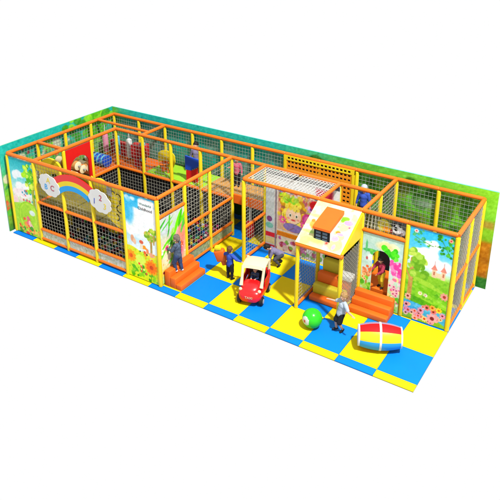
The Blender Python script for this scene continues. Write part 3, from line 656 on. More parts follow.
# climbing board, big yellow frame with orange pierced face
def climbing_board():
    t = thing('climbing_board', 'long yellow framed climbing board pierced with rows of holes, high against the back wall', 'climbing board', (gx(6), gy(4)-.04, DK))
    W, Hh = 2*1.268-.05, 1.40
    bm = bmesh.new()
    box(bm, 0, .09, -.05, 0, 0, Hh-.165, .01); box(bm, W-.09, W, -.05, 0, 0, Hh-.165, .01); box(bm, .095, W-.095, -.05, 0, 0, .08, .01); box(bm, 0, W, -.05, -.03, Hh-.012, Hh, 0); 
    mk('frame', bm, M['yellow'], t)
    bm = bmesh.new(); box(bm, .02, W-.02, -.012, 0, .085, Hh-.02); mk('backing', bm, M['black'], t)
    nx = 17; xs = [.18+(W-.36)*c/(nx-1) for c in range(nx)]
    def lattice(x0, x1, z0, z1, zs, y):
        bm = bmesh.new(); X = sorted([x0, x1]+[q for x in xs for q in (x-.042, x+.042)]); Z = sorted([z0, z1]+[q for z in zs for q in (z-.034, z+.034)])
        vf = {(i, k): bm.verts.new((x, y, z)) for i, x in enumerate(X) for k, z in enumerate(Z)}; vb = {}
        for i in range(len(X)-1):
            for k in range(len(Z)-1):
                c = [(i, k), (i+1, k), (i+1, k+1), (i, k+1)]
                if i % 2 == 1 and k % 2 == 1:
                    for q in c: vb[q] = bm.verts.new((X[q[0]], y+.014, Z[q[1]]))
                    for q in range(4): a, b = c[q], c[(q+1) % 4]; bm.faces.new((vf[a], vf[b], vb[b], vb[a]))
                else: bm.faces.new([vf[q] for q in c])
        return bm
    mk('pierced_face', lattice(.092, W-.092, .085, Hh-.165, [Hh-.08-r_*.145 for r_ in range(1, 9)], -.03), mat('amber_board', (.84, .30, .012), .45), t)
    mk('pierced_rim', lattice(.0, W, Hh-.16, Hh-.013, [Hh-.08], -.05), M['yellow'], t)
climbing_board()
# ball pit
def balls():
    b0 = bmesh.new(); bmesh.ops.create_icosphere(b0, subdivisions=2, radius=.06)
    V = np.array([v.co[:] for v in b0.verts]); Fc = np.array([[v.index for v in f.verts] for f in b0.faces]); b0.free()
    cs = []
    for _ in range(1100):
        x = random.uniform(gx(1)+.1, gx(5)-.12); y = random.uniform(gy(0)+.14, gy(3)-.05)
        if x < gx(2.6) and random.random() < .75: continue
        cs.append((x, y, .07+random.random()*(.26 if x > gx(3.4) else .02)))
    me = bpy.data.meshes.new('b'); n = len(cs)
    me.from_pydata((V[None]+np.array(cs)[:, None]).reshape(-1, 3).tolist(), [], (Fc[None]+(np.arange(n)*len(V))[:, None, None]).reshape(-1, 3).tolist())
    me.polygons.foreach_set('material_index', np.repeat(rng.integers(0, len(BALLC), n), len(Fc)).astype(np.int32)); bm = me
    o = mk('play_balls', bm, BALLC, None, True); tag(o, 'multicoloured play balls filling the netted pit', 'play balls', kind='stuff')
balls()
t = thing('punch_bag', 'red and white bag standing in the dark doorway between the two netted sides', 'punch bag', (gx(5)+.55, gy(3)+.25, 0))
bm = bmesh.new(); lathe(bm, (0, 0, 0), (0, 0, 1), [(0, .12), (.03, .15), (.55, .15), (.58, .12), (.6, .06), (1.2, .055), (1.22, .02)], 20, [0, 0, 0, 0, 1, 1]); mk('bag', bm, [M['darkred'], M['white']], t, True)

# ------------------------------------------------------------------ steps
def steps(name_label, loc, rz, w, depth, height, n=3):
    """descends towards local -y"""
    t = thing('foam_steps', name_label, 'steps', loc, rz)
    for k in range(n):
        bm = bmesh.new(); h = height*(n-k)/n
        box(bm, -w/2, w/2, -depth*(k+1)/n+.002, -depth*k/n-.002, 0, h, .022, 0, 3); mk('step', bm, M['orange_foam'], t, True)
    return t
steps('three orange foam steps up to the leafy panel on the left, a child on them', (gx(5)+.05, (.0+1.18)/2+.03, 0), R(90), 1.16, .62, .5)
steps('three orange foam steps up to the arched doorway on the right', (11.97, gy(2)-.045, 0), 0, 1.10, .58, .50)

# ------------------------------------------------------------------ playhouse
def playhouse():
    t = thing('playhouse', 'small playhouse with a sloping flowery roof, orange chimney and netted sides', 'playhouse', (gx(8), gy(1), 0))
    W, D = 1.268, 1.235; ze, zr = 2.06, 2.78
    for x in (0, W):
        bm = bmesh.new(); padded(bm, (x, 0, 0), (x, 0, ze-.1), .055); mk('post', bm, M['yellow'], t, True)
    bm = bmesh.new(); padded(bm, (-.05, -.02, ze-.05), (W+.05, -.02, ze-.05), .065); mk('eave_rail', bm, M['orange'], t, True)
    for x in (0, W):
        bm = bmesh.new(); padded(bm, (x, .05, .08), (x, D-.08, .08), .05); mk('floor_rail', bm, M['orange'], t, True)
        mk('net', net((x, .06, .14), (0, 1, 0), (0, 0, 1), D-.16, ze-.28, .11 if x == 0 else .09, .006, x > 0), M['cord'], t)
        bm = bmesh.new(); slab(bm, [(-.05, ze-.02), (D-.08, ze-.02), (D-.08, zr-.06)], 'x', x-.02 if x else x-.03, x+.03 if x else x+.02); mk('gable', bm, M['yellow'], t)
    # roof sheet
    L = math.hypot(D+.06, zr-ze); a = Art(W+.04, L, .012, '#fbf6c8'); a.blobs(26, ['#e8f890', '#fcf490', '#fff8e0', '#f8e8b0'], 0, W, 0, L, .08, .2, .7)
    a.blobs(12, ['#e0f0a0', '#f8f0b0', '#d8f0c8'], 0, W, 0, L, .08, .2, .8)
    a.ell(.2, .42, .2, .05, '#b8e080', soft=.04); a.ell(.95, 1.05, .16, .09, '#8ce040', rot=.4); a.ell(1.12, .98, .13, .08, '#e8a8e0'); a.ell(.2, .95, .2, .05, '#c0e890', soft=.04); a.ell(.5, .2, .2, .07, '#d8f080', soft=.05)
    a.ell(.2, .68, .08, .11, '#f0b060'); a.ell(.18, .78, .06, .05, '#e89848'); a.ell(.24, .6, .05, .08, '#f0a850'); a.ell(.98, .62, .07, .05, '#d88838'); a.ell(1.05, .58, .10, .05, '#f0b0d8'); a.ell(.96, .42, .12, .09, '#f4b8e0')
    a.ell(.82, .22, .07, .07, '#e8a090'); a.ell(.82, .22, .03, .03, '#b05040'); a.ell(1.04, .16, .05, .09, '#d8b8c8'); a.ell(.6, .36, .03, .02, '#704838'); a.ell(.36, 1.15, .03, .02, '#608040'); a.ell(.3, .9, .02, .02, '#a04838'); a.ell(1.2, .85, .03, .03, '#c06890'); a.ell(.9, .8, .05, .03, '#a8c898')
    a.blobs(10, ['#f0d8a0', '#e8f0b0'], 0, W+.1, 0, L, .03, .08, .7); a.grain(.02)
    V = Vector((0, D+.06, zr-ze)).normalized(); n = Vector((1, 0, 0)).cross(V)
    o0 = Vector((-.05, -.07, ze+.02))
    bm = bmesh.new(); c = [o0, o0+Vector((a.w, 0, 0)), o0+Vector((a.w, 0, 0))+V*L, o0+V*L]
    A = [bm.verts.new(p) for p in c]; B = [bm.verts.new(p-n*.04) for p in c]
    for k in range(4): bm.faces.new((A[k], A[(k+1) % 4], B[(k+1) % 4], B[k]))
    bm.faces.new(A); bm.faces.new(B[::-1]); bmesh.ops.recalc_face_normals(bm, faces=bm.faces[:]); rf = mk('roof', bm, M['yellow'], t)
    mk('roof_print', a.mesh('r', o0+n*.004, (1, 0, 0), V, gain=.74), M['art'], rf)
    # chimney/dormer: white sides, black panes in front, orange top
    cx0, cx1, cy = .38, .84, .17
    bm = bmesh.new(); slab(bm, [(cy, 2.12), (cy, 2.50), (cy+.75, 2.66), (cy+.75, 2.5)], 'x', cx0, cx1); ch = mk('dormer', bm, M['white'], t)
    bm = bmesh.new(); slab(bm, [(cy-.05, 2.505), (cy-.05, 2.57), (cy+.06, 2.62), (cy+.78, 2.80), (cy+.78, 2.70), (cy+.7, 2.67)], 'x', cx0-.03, cx1+.02); mk('dormer_roof', bm, M['orange_foam'], ch)
    bm = bmesh.new(); box(bm, cx0+.0, cx1-.0, cy-.015, cy-.002, 2.10, 2.50); w = mk('window', bm, M['black'], ch)
    bm = bmesh.new()
    for r_ in range(3):
        for c in range(2):
            box(bm, cx0+.06+c*.19, cx0+.20+c*.19, cy-.021, cy-.016, 2.19+r_*.1, 2.255+r_*.1)
    mk('window_pane', bm, mat('window_glass_tint', (.10, .14, .20), .2), ch)
    return t
playhouse()
# climbing blocks inside the house
cb = [((gx(8)+.62, gy(1)+.62, 0), (1.02, .22, .17), 'orange_foam', 'low orange foam roll across the playhouse floor, frontmost of the climbing blocks'),
      ((gx(8)+.60, gy(1)+.85, 0), (.98, .22, .42), 'foam_yellow', 'yellow foam climbing block, second up inside the playhouse'),
      ((gx(8)+.62, gy(1)+1.08, 0), (.98, .22, .68), 'darkred', 'dark orange foam climbing block, third up inside the playhouse'),
      ((gx(8)+.45, gy(1)+1.36, 0), (.6, .24, .96), 'foam_yellow', 'yellow foam climbing block, topmost inside the playhouse')]
for loc, (w, d, h), m, lb in cb:
    bm = bmesh.new(); box(bm, -w/2, w/2, -d/2, d/2, 0, h, .045, 0, 3); o = mk('foam_block', bm, M['orange_foam'] if m == 'darkred' else M[m], None, True); o.location = loc
    tag(o, lb, 'foam block', 'climbing blocks in the playhouse')
bm = bmesh.new(); box(bm, -.2, .2, -.14, .14, 0, .16, .03, 0); o = mk('foam_block', bm, M['white'], None, True); o.location = (gx(8)+.98, gy(1)+1.08, .683); tag(o, 'small white foam block lying on the dark orange block in the playhouse', 'foam block')
bm = bmesh.new(); slab(bm, [(gy(2)+.28, .0), (gy(2)+.28, DK-.1), (gy(2)+.30, DK-.1), (gy(2)+.30, 0)], 'x', gx(8)+.08, gx(9)-.08); mk('shade_sheet', bm, M['black'], F)  # black sheet added as shade behind the climbing blocks

# ------------------------------------------------------------------ ball and barrel
def green_ball():
    t = thing('ball', 'big glossy green ball with a white and red patch, on the mats before the playhouse', 'ball', (10.92, .62, .27))
    bm = bmesh.new(); ball(bm, (0, 0, 0), .265, 0, 48, 32)
    d = Vector((-.25, -.95, .12)).normalized()
    for f in bm.faces:
        c = f.calc_center_median().normalized()
        e = (c-d); q = math.hypot(e.x*1.0+e.y*.2, e.z)
        if q < .42 and c.dot(d) > 0: f.material_index = 1
        e2 = c-Vector((-.42, -.90, .05)).normalized()
        if e2.length < .15: f.material_index = 2
    mk('skin', bm, [M['green'], mat('ball_patch', (.62, .66, .58), .25), mat('ball_red', (.55, .10, .08), .25)], t, True)
green_ball()
def barrel():
    t = thing('barrel', 'striped red, yellow and blue foam barrel lying on its side', 'barrel', (12.73, .78, .345), math.atan2(.45, .9))
    n = 48; L = 1.04
    prof = [(-L/2+L*k/16, .345-.085*abs(2*k/16-1)**2) for k in range(17)]
    bm = bmesh.new(); rings = []
    for h, r in prof: rings.append([bm.verts.new((h, r*math.cos(2*PI*k/n), r*math.sin(2*PI*k/n))) for k in range(n)])
    for s in range(16):
        for k in range(n):
            f = bm.faces.new((rings[s][k], rings[s][(k+1) % n], rings[s+1][(k+1) % n], rings[s+1][k])); a = (k+.5)/n*360
            # angle 90 = up, 180 = towards viewer (-y)
            b = (a-90) % 360
            f.material_index = [3, 0, 1, 2, 0, 1, 2, 0][int(((b+10) % 360)/45)] if False else (0 if (b < 38 or b >= 352) else 1 if 38 <= b < 80 else 2 if 80 <= b < 145 else 0 if 145 <= b < 200 else 1 if 200 <= b < 250 else 2 if 250 <= b < 300 else 3)
    for ring in (rings[0][::-1], rings[-1]): bm.faces.new(ring).material_index = 3
    bmesh.ops.recalc_face_normals(bm, faces=bm.faces[:])
    mk('body', bm, [mat('barrel_red', (.78, .008, .010), .6, .15, 30, .04, 3, .12), M['yellow'], M['skyblue'], mat('lilac_vinyl', (.30, .26, .40), .5)], t, True)
    for h in (-L/2, 0, L/2):
        r = .345-.085*abs(2*h/L)**2+.006; w = .028 if h == 0 else .02
        bm = bmesh.new(); lathe(bm, (h-w, 0, 0), (1, 0, 0), [(0, r-.01), (.001, r), (2*w-.001, r), (2*w, r-.01)], 48); mk('hoop_band', bm, M['white'], t, True)
barrel()

# ------------------------------------------------------------------ toy car
def loft(bm, secs, n=20, mi=0, p=3.2):
    """secs: (y, halfwidth, z0, z1) superellipse cross sections along y"""
    rings = []
    for y, hw, z0, z1 in secs:
        cz, hz = (z0+z1)/2, (z1-z0)/2; ring = []
        for k in range(n):
            t = 2*PI*k/n; c, s = math.cos(t), math.sin(t)
            ring.append(bm.verts.new((hw*math.copysign(abs(c)**(2/p), c), y, cz+hz*math.copysign(abs(s)**(2/p), s))))
        rings.append(ring)
    fs = []
    for a, b in zip(rings[:-1], rings[1:]):
        for k in range(n): fs.append(bm.faces.new((a[k], a[(k+1) % n], b[(k+1) % n], b[k])))
    fs.append(bm.faces.new(rings[0][::-1])); fs.append(bm.faces.new(rings[-1]))
    for f in fs: f.material_index = mi
    bmesh.ops.recalc_face_normals(bm, faces=fs)
CAR = ((8.88, .98, 0), math.atan2(.28, .94))
def car():
    t = thing('toy_car', 'red ride-on toy car with a cream roof and black wheels, a child inside', 'toy car', CAR[0], CAR[1])
    bm = bmesh.new()
    loft(bm, [(-.56, .16, .20, .36), (-.54, .25, .15, .42), (-.47, .31, .13, .47), (-.36, .335, .12, .50), (-.1, .345, .12, .50), (0, .345, .12, .40), (.4, .345, .12, .40), (.5, .33, .13, .44), (.56, .27, .16, .40)], 28)
    bd = mk('body', bm, M['redplastic'], t, True)
    bm = bmesh.new(); loft(bm, [(-.52, .05, .36, .42), (-.49, .15, .34, .48), (-.40, .23, .32, .545), (-.28, .27, .32, .59), (-.14, .28, .32, .62), (-.10, .27, .32, .62)], 24, p=2.3); mk('hood', bm, M['redplastic'], t, True)
    for s in (-1, 1):
        bm = bmesh.new(); slab(bm, [(-.08, .36), (-.08, .58), (.0, .60), (.26, .60), (.36, .70), (.48, .70), (.50, .40)], 'x', s*.315, s*.345); mk('door', bm, M['redplastic'], t)
    bm = bmesh.new(); box(bm, -.33, .33, .44, .50, .38, .72, .02); mk('rear_panel', bm, M['redplastic'], t, True)
    bm = bmesh.new(); box(bm, -.24, .24, .14, .42, .36, .44, .02); box(bm, -.24, .24, .36, .43, .42, .66, .02); mk('seat', bm, M['rubber'], t, True)
    # roof
    bm = bmesh.new(); prev = None; n = 12
    for k in range(n+1):
        x = -.33+.66*k/n; z = 1.045-.05*(2*k/n-1)**4
        ring = [bm.verts.new((x, y, zz)) for y, zz in [(-.10, z-.09), (-.06, z-.01), (.1, z+.02), (.35, z+.01), (.48, z-.03), (.50, z-.1), (.46, z-.1), (.44, z-.05), (.1, z-.02), (-.04, z-.04), (-.06, z-.09)]]
        if prev:
            m = len(ring)
            for q in range(m): bm.faces.new((prev[q], prev[(q+1) % m], ring[(q+1) % m], ring[q]))
        else: bm.faces.new(ring[::-1])
        prev = ring
    bm.faces.new(prev); bmesh.ops.recalc_face_normals(bm, faces=bm.faces[:]); mk('roof', bm, M['cream'], t, True)
    for s in (-1, 1):
        bm = bmesh.new(); a, b, c = Vector((s*.29, -.30, .50)), Vector((s*.295, -.19, .68)), Vector((s*.305, -.06, 1.0))
        tube(bm, a, b, .055, .04, 12); tube(bm, b, c, .04, .042, 12); mk('pillar', bm, M['cream'], t, True)
        bm = bmesh.new(); tube(bm, (s*.31, .46, .66), (s*.31, .46, 1.0), .045, .04, 12); mk('pillar', bm, M['cream'], t, True)
        bm = bmesh.new(); ball(bm, (s*.27, -.42, .46), .05, 0, 16, 10, (1, .8, 1)); mk('headlight', bm, M['cream'], t, True)
        for y in (-.36, .36):
            bm = bmesh.new(); lathe(bm, (s*.26, y, .13), (s, 0, 0), [(0, .10), (.01, .13), (.09, .13), (.11, .11)], 24); wl = mk('wheel', bm, M['rubber'], t, True)
            bm = bmesh.new(); lathe(bm, (s*.372, y, .13), (s, 0, 0), [(0, .07), (.01, .065), (.012, .02)], 16); mk('rim', bm, M['grey'], wl, True)
    me = text_mesh('TAXI', .10); me.transform(Matrix.Translation((0, -.566, .30)) @ Matrix.Rotation(PI/2, 4, 'X')); mk('lettering', me, M['cream'], t)
    bm = bmesh.new(); n = 20
    for k in range(n):
        a, b = 2*PI*k/n, 2*PI*(k+1)/n; f = lambda q: (.10*math.cos(q), -.02-.04*math.sin(q), .66+.09*math.sin(q)); tube(bm, f(a), f(b), .014, n=6)
    mk('steering_wheel', bm, M['rubber'], t, True)
car()
me = None
o = None
bm = bmesh.new(); box(bm, -.16, .16, -.1, .1, -.2, .2, .05, 0, 3); box(bm, -.10, .10, -.08, .08, .19, .34, .05, 1, 3); box(bm, -.05, .08, -.07, .07, -.36, -.18, .03, 0, 3)
fb = mk('foam_toy', bm, [M['orange_foam'], M['yellow']], None, True); fb.location = (7.42, 1.42, .66); fb.rotation_euler = (R(8), R(-16), R(20))
tag(fb, 'orange soft foam figure with a yellow top held beside the child in blue', 'foam toy')

# ------------------------------------------------------------------ children
class Soup:
    def __init__(s): s.v, s.f = [], []
    def mesh(s):
        me = bpy.data.meshes.new('t'); me.from_pydata(s.v, [], s.f); return me
def sball(b, c, r, u=12, v=8):
    c = Vector(c); n0 = len(b.v); b.v.append(c+Vector((0, 0, r)))
    for j in range(1, v):
        z, q = r*math.cos(PI*j/v), r*math.sin(PI*j/v)
        for i in range(u): b.v.append(c+Vector((q*math.cos(2*PI*i/u), q*math.sin(2*PI*i/u), z)))
    b.v.append(c-Vector((0, 0, r))); last = len(b.v)-1
    for i in range(u):
        k = (i+1) % u; b.f.append((n0, n0+1+i, n0+1+k)); e = n0+1+(v-2)*u; b.f.append((last, e+k, e+i))
        for j in range(v-2):
            a = n0+1+j*u; b.f.append((a+i, a+u+i, a+u+k, a+k))
def scap(b, p, q, r0, r1, n=10):
    p, q = Vector(p), Vector(q); d = (q-p); d = d.normalized() if d.length > 1e-6 else Vector((0, 0, 1)); Q = d.to_track_quat('Z', 'Y'); n0 = len(b.v)
    for c, r in ((p, r0), (q, r1)):
        for k in range(n): b.v.append(c+Q @ Vector((r*math.cos(2*PI*k/n), r*math.sin(2*PI*k/n), 0)))
    for k in range(n): m = (k+1) % n; b.f.append((n0+k, n0+m, n0+n+m, n0+n+k))
    b.f.append(tuple(range(n0, n0+n))[::-1]); b.f.append(tuple(range(n0+n, n0+2*n)))
    sball(b, p, r0, n, 6); sball(b, q, r1, n, 6)
def remeshed(bm, voxel, smooth_it=2):
    me = bm.mesh(); o = bpy.data.objects.new('t', me); COL.objects.link(o)
    m = o.modifiers.new('r', 'REMESH'); m.mode = 'VOXEL'; m.voxel_size = voxel
    s = o.modifiers.new('s', 'SMOOTH'); s.factor = .5; s.iterations = smooth_it
    bpy.context.view_layer.update()
    r = bpy.data.meshes.new_from_object(o.evaluated_get(bpy.context.evaluated_depsgraph_get())); bpy.data.objects.remove(o); return r
def person(label, loc, yaw, H, pose, skin='skin', hair='hair_dark', shirt='cloth_blue', legs='cloth_black', sleeve='long', leglen='long', hairlen=0., shoe='rubber', group=None, cap_m=None):
    """local frame: faces -y. pose holds unit direction vectors for limbs: lean, head, uaL, faL, uaR, faR, thL, shL, thR, shR, hip (z of pelvis)."""
    t = thing('person', label, 'child', loc, yaw, group)
    n = lambda v: Vector(v).normalized()
    p = dict(lean=(0, 0, 1), head=(0, -.02, 1), uaL=(.3, 0, -1), faL=(.2, -.3, -1), uaR=(-.3, 0, -1), faR=(-.2, -.3, -1), thL=(.06, 0, -1), shL=(0, .04, -1), thR=(-.06, 0, -1), shR=(0, .04, -1), hip=.475, face=0.)
    p.update(pose); L = {k: n(v) for k, v in p.items() if k not in ('hip', 'face')}
    up = L['lean']; side = n(Vector((1, 0, 0))-up*up.x)
    pel = Vector((0, 0, p['hip']*H)); chest = pel+up*.22*H; neck = pel+up*.315*H
    hd = neck+L['head']*.115*H
    sh = {s: neck-up*.03*H+side*(s*.105*H) for s in (1, -1)}
    hp = {s: pel+side*(s*.05*H)-up*.01*H for s in (1, -1)}
    el, wr, kn, an, hdv = {}, {}, {}, {}, {}
    for s, k in ((1, 'L'), (-1, 'R')):
        el[s] = sh[s]+L['ua'+k]*.155*H; wr[s] = el[s]+L['fa'+k]*.135*H
        kn[s] = hp[s]+L['th'+k]*.215*H; an[s] = kn[s]+L['sh'+k]*.205*H; hdv[s] = L['fa'+k]
    q = H
    def foot(s):
        d = n(Vector((.15*s, -1, 0))); shd = L['sh'+('L' if s > 0 else 'R')]
        d = n(d-shd*d.dot(shd)); return d
    # --- body (one continuous surface)
    bm = Soup()
    scap(bm, pel-up*.01*q, pel+up*.10*q, .075*q, .068*q, 14); scap(bm, pel+up*.10*q, chest, .068*q, .078*q, 14)
    scap(bm, chest-side*.035*q, chest+side*.035*q, .07*q, .07*q, 12); scap(bm, sh[1]-side*.02*q, sh[-1]+side*.02*q, .04*q, .04*q, 10)
    scap(bm, neck-up*.03*q, neck+L['head']*.05*q, .034*q, .03*q, 10)
    for s in (1, -1):
        scap(bm, sh[s], el[s], .034*q, .026*q); scap(bm, el[s], wr[s], .027*q, .018*q)
        scap(bm, hp[s], kn[s], .055*q, .038*q, 12); scap(bm, kn[s], an[s], .037*q, .023*q, 12)
        d = foot(s); scap(bm, an[s]+L['sh'+('L' if s > 0 else 'R')]*.012*q-d*.01*q, an[s]+L['sh'+('L' if s > 0 else 'R')]*.02*q+d*.075*q, .022*q, .017*q)
        # hand: palm, four fingers, thumb
        a = hdv[s]; w = n(a.cross(Vector((0, 0, 1))) if abs(a.z) < .95 else a.cross(Vector((0, 1, 0)))); u = n(w.cross(a))
        pc = wr[s]+a*.03*q
        for k in (-1, 0, 1): scap(bm, wr[s]+w*k*.006*q, pc+w*k*.011*q+a*.008*q, .013*q, .0105*q, 8)
        for k, ln in ((-1.5, .026), (-.5, .033), (.5, .035), (1.5, .029)):
            b0 = pc+w*k*.0095*q+a*.012*q; b1 = b0+(a+w*k*.1)*ln*.55*q; b2 = b1+n(a-u*.55+w*k*.08)*ln*.55*q
            scap(bm, b0, b1, .0062*q, .0058*q, 7); scap(bm, b1, b2, .0058*q, .005*q, 7)
        th0 = wr[s]+a*.014*q+w*.012*q; th1 = th0+n(w*.9+a*.6-u*.2)*.022*q; scap(bm, th0, th1, .008*q, .0068*q, 7); scap(bm, th1, th1+n(a+w*.3-u*.3)*.016*q, .0068*q, .0055*q, 7)
    # head
    hz = L['head']; fw = n(Vector((math.sin(p['face']), -math.cos(p['face']), 0))); fw = n(fw-hz*fw.dot(hz)); hs = n(fw.cross(hz)) * -1
    def hp3(x, y, z): return hd+hs*(x*q)+fw*(y*q)+hz*(z*q)
    sball(bm, hp3(0, -.006, .018), .078*q, 20, 14); sball(bm, hp3(0, .012, -.022), .056*q, 18, 12); sball(bm, hp3(0, .032, -.045), .026*q, 12, 8)
    sball(bm, hp3(0, .071, -.010), .0115*q, 8, 6); scap(bm, hp3(0, .066, .012), hp3(0, .073, -.008), .006*q, .009*q, 8)
    for s in (1, -1): sball(bm, hp3(s*.073, -.005, -.004), .0165*q, 10, 8); sball(bm, hp3(s*.036, .045, -.02), .022*q, 10, 8)
    mk('body', remeshed(bm, .0052*q), M[skin], t, True)
    for s in (1, -1):
        bm = bmesh.new(); ball(bm, hp3(s*.027, .0655, .010), .0105*q, 0, 10, 8); ball(bm, hp3(s*.027, .0735, .010), .0062*q, 1, 8, 6); mk('eye', bm, [M['eye'], M['pupil']], t, True)
    bm = Soup(); scap(bm, hp3(-.015, .0625, -.036), hp3(.015, .0625, -.036), .0042*q, .0042*q, 8); mk('mouth', bm.mesh(), M['lip'], t, True)
    # hair
    bm = Soup(); sball(bm, hp3(0, -.014, .030), .082*q, 20, 14); sball(bm, hp3(0, -.035, .0), .068*q, 16, 12); sball(bm, hp3(0, .028, .062), .040*q, 14, 10)
    for s in (1, -1): sball(bm, hp3(s*.058, -.005, .025), .028*q, 10, 8)
    if hairlen: scap(bm, hp3(0, -.045, -.01), hp3(0, -.06, -.01-hairlen), .055*q, .035*q, 14)
    for k in range(40):
        a1, b1 = random.uniform(0, 2*PI), random.uniform(.1, 1.3)
        v = (math.sin(b1)*math.cos(a1)*.078, -.014+math.sin(b1)*math.sin(a1)*.078, .032+math.cos(b1)*.080)
        if v[1] < .05: sball(bm, hp3(*v), random.uniform(.010, .016)*q, 7, 5)
    mk('hair', remeshed(bm, .008*q, 1), M[hair], t, True)
    if cap_m:
        bm = Soup(); sball(bm, hp3(0, -.01, .045), .086*q, 20, 14); scap(bm, hp3(-.03, .05, .06), hp3(.03, .05, .06), .03*q, .03*q, 10); mk('cap', remeshed(bm, .008*q, 2), M[cap_m], t, True)
    # shirt
    bm = Soup()
    scap(bm, pel+up*.0*q, pel+up*.10*q, .100*q, .092*q, 16); scap(bm, pel+up*.10*q, chest, .092*q, .094*q, 16); scap(bm, chest-side*.035*q, chest+side*.035*q, .08*q, .08*q, 12); scap(bm, sh[1]-side*.01*q, sh[-1]+side*.01*q, .048*q, .048*q, 12)
    for s in (1, -1):
        scap(bm, sh[s], sh[s].lerp(el[s], 1 if sleeve == 'long' else .75), .05*q, .044*q, 12)
        if sleeve == 'long': scap(bm, el[s], el[s].lerp(wr[s], .9), .037*q, .029*q, 12)
    o = remeshed(bm, .008*q, 3)
    for v in o.vertices: v.co += v.normal*(.006*q*noise.noise(v.co*(14/q)))
    mk('shirt', o, M[shirt], t, True)
    # trousers / shorts
    bm = Soup(); scap(bm, pel+up*.03*q, pel-up*.0*q, .083*q, .084*q, 16)
    for s in (1, -1):
        if leglen == 'long': scap(bm, hp[s], kn[s], .073*q, .057*q, 14); scap(bm, kn[s], kn[s].lerp(an[s], .93), .05*q, .038*q, 14)
        else: scap(bm, hp[s], hp[s].lerp(kn[s], .92), .070*q, .062*q, 14)
    o = remeshed(bm, .008*q, 3)
    for v in o.vertices: v.co += v.normal*(.006*q*noise.noise(v.co*(16/q)))
    mk('trousers' if leglen == 'long' else 'shorts', o, M[legs], t, True)
    for s in (1, -1):
        d = foot(s); sd = L['sh'+('L' if s > 0 else 'R')]; bm = Soup()
        scap(bm, an[s]+sd*.008*q-d*.012*q, an[s]+sd*.02*q+d*.078*q, .032*q, .026*q, 12); mk('shoe', remeshed(bm, .008*q, 2), M[shoe], t, True)
    return t
# child in blue, seen from behind, arms held out
person('child in a blue coat and black trousers holding both arms out', (7.80, 1.36, .0), R(170), 1.08,
       dict(uaL=(.9, -.1, -.55), faL=(.9, -.3, -.35), uaR=(-.9, -.1, -.5), faR=(-.9, -.4, -.25), thL=(.10, 0, -1), thR=(-.10, 0, -1), hip=.475), hair='hair_brown', shirt='cloth_blue', legs='cloth_black')
person('child in patterned navy clothes standing on the left orange steps', (6.60, .42, .335), R(-80), 1.20,
       dict(lean=(0, .0, 1), head=(0, -.15, 1), uaL=(.2, -.5, -.9), faL=(-.2, -.9, .1), uaR=(-.3, -.4, -.9), faR=(.1, -.9, .2), thL=(.05, -.35, -1), shL=(0, .25, -1), thR=(-.05, .15, -1), shR=(0, .2, -1), hip=.47), hair='hair_grey', shirt='cloth_camo', legs='denim', shoe='white')
person('child in a pale grey shirt and black shorts running past the green ball', (11.62, .86, .02), R(-40), 1.18,
       dict(lean=(.08, .12, 1), head=(0, -.1, 1), uaL=(.8, .1, -.7), faL=(1, .3, -.15), uaR=(-.6, -.6, -.5), faR=(-.3, -.9, .3), thL=(.0, -.25, -1), shL=(0, .5, -1), thR=(-.02, -.45, -1), shR=(0, .1, -1), hip=.455), hair='hair_blond', shirt='cloth_white', legs='cloth_black', sleeve='short', leglen='short')
person('child in lilac and charcoal crouching on hands and feet before the cartoon wall', (8.66, 2.85, .0), R(-55), 1.12,
       dict(lean=(0, -.85, .5), head=(0, -.9, .5), uaL=(.2, -.35, -1), faL=(0, -.1, -1), uaR=(-.2, -.35, -1), faR=(0, -.1, -1), thL=(.25, -.75, -.4), shL=(0, .55, -.7), thR=(-.25, -.6, -.6), shR=(0, .75, -.6), hip=.34), hair='hair_dark', shirt='cloth_lilac', legs='cloth_grey')
c, s = math.cos(CAR[1]), math.sin(CAR[1])
person('small child in dark blue sitting inside the red toy car', (CAR[0][0]-s*.12, CAR[0][1]+c*.12, .30), CAR[1], .78,
       dict(uaL=(.1, -.7, -.6), faL=(-.3, -1, .2), uaR=(-.1, -.7, -.6), faR=(.3, -1, .2), thL=(.1, -1, .05), shL=(0, -.6, -.5), thR=(-.1, -1, .05), shR=(0, -.6, -.5), hip=.20), hair='hair_brown', shirt='denim', legs='cloth_grey')
person('child in a dark red shirt with a yellow front bending in the arched doorway', (11.98, gy(2)+.24, .51), R(-25), 1.02,
       dict(lean=(.1, -.25, 1), head=(0, -.3, 1), uaL=(.2, -.6, -.8), faL=(-.4, -.7, -.5), uaR=(-.3, -.6, -.8), faR=(.1, -.8, -.4), thL=(.08, -.2, -1), shL=(0, .2, -1), thR=(-.08, 0, -1), shR=(0, .2, -1), hip=.465), skin='skin_dark', hair='hair_dark', shirt='cloth_red', legs='cloth_yellow')
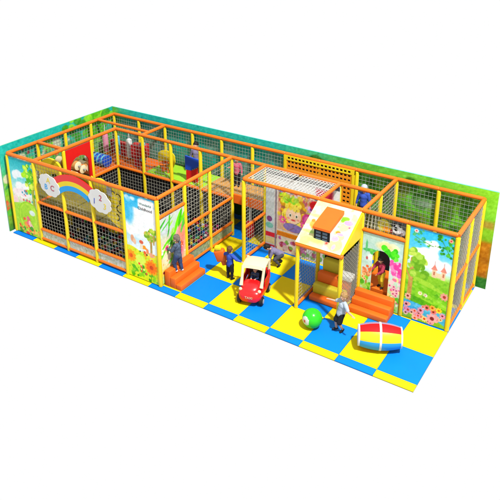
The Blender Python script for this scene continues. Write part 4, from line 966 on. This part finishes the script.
person('black-haired child in grey standing on the deck near the back wall, behind the blue board', (4.25, 4.45, DK+.01), R(10), 1.22, dict(), hair='hair_dark', shirt='cloth_lilac', legs='cloth_grey')
person('dark-haired child in a pink shirt on the upper deck left of the netted ceiling', (5.98, 4.45, DK+.01), R(15), 1.05, dict(uaR=(-.4, -.5, -.6), faR=(-.2, -.8, .3)), hair='hair_dark', shirt='cloth_pink', legs='cloth_black')
person('child in a white cap and blue top on the deck right of the climbing board', (10.62, 4.35, DK+.01), R(5), 1.2, dict(head=(0, -.2, 1)), hair='hair_brown', shirt='cloth_blue', legs='cloth_black', cap_m='cloth_white')

# ------------------------------------------------------------------ camera, world, lamps
cam = bpy.data.cameras.new('camera'); co = bpy.data.objects.new('camera', cam); COL.objects.link(co)
CP = dict(f=np.exp(.2704), pitch=69.3544, yaw=33.0979, loc=(17.3848, -12.4535, 10.619), cx=246.59, cy=143.79)
co.location = CP['loc']; co.rotation_euler = (R(CP['pitch']), 0, R(CP['yaw']))
cam.sensor_fit = 'HORIZONTAL'; cam.sensor_width = 36; cam.lens = 36*float(CP['f'])
cam.shift_x = -(CP['cx']-250)/500; cam.shift_y = (CP['cy']-250)/500
cam.clip_end = 200; cam.clip_start = .1
scene.camera = co
w = bpy.data.worlds.new('World'); scene.world = w; w.use_nodes = True
w.node_tree.nodes['Background'].inputs[0].default_value = (1, 1, 1, 1); w.node_tree.nodes['Background'].inputs[1].default_value = 1.0
def lamp(name, aim, d, dist, power, size):
    l = bpy.data.lights.new(name, 'AREA'); l.energy = power; l.size = size; l.shape = 'DISK'; l.color = (1, .985, .95)
    o = bpy.data.objects.new(name, l); COL.objects.link(o); v = Vector(d).normalized(); o.location = Vector(aim)+v*dist
    o.rotation_euler = v.to_track_quat('Z', 'Y').to_euler()
lamp('studio_lamp', (7, 2, 0), (.56, -.27, 1.0), 34, 22500, 1.8)
scene.view_settings.view_transform = 'Standard'; scene.view_settings.look = 'None'
scene.view_settings.exposure = 0; scene.view_settings.gamma = 1
scene.render.engine = 'CYCLES'; scene.cycles.max_bounces = 6; scene.cycles.use_denoising = True
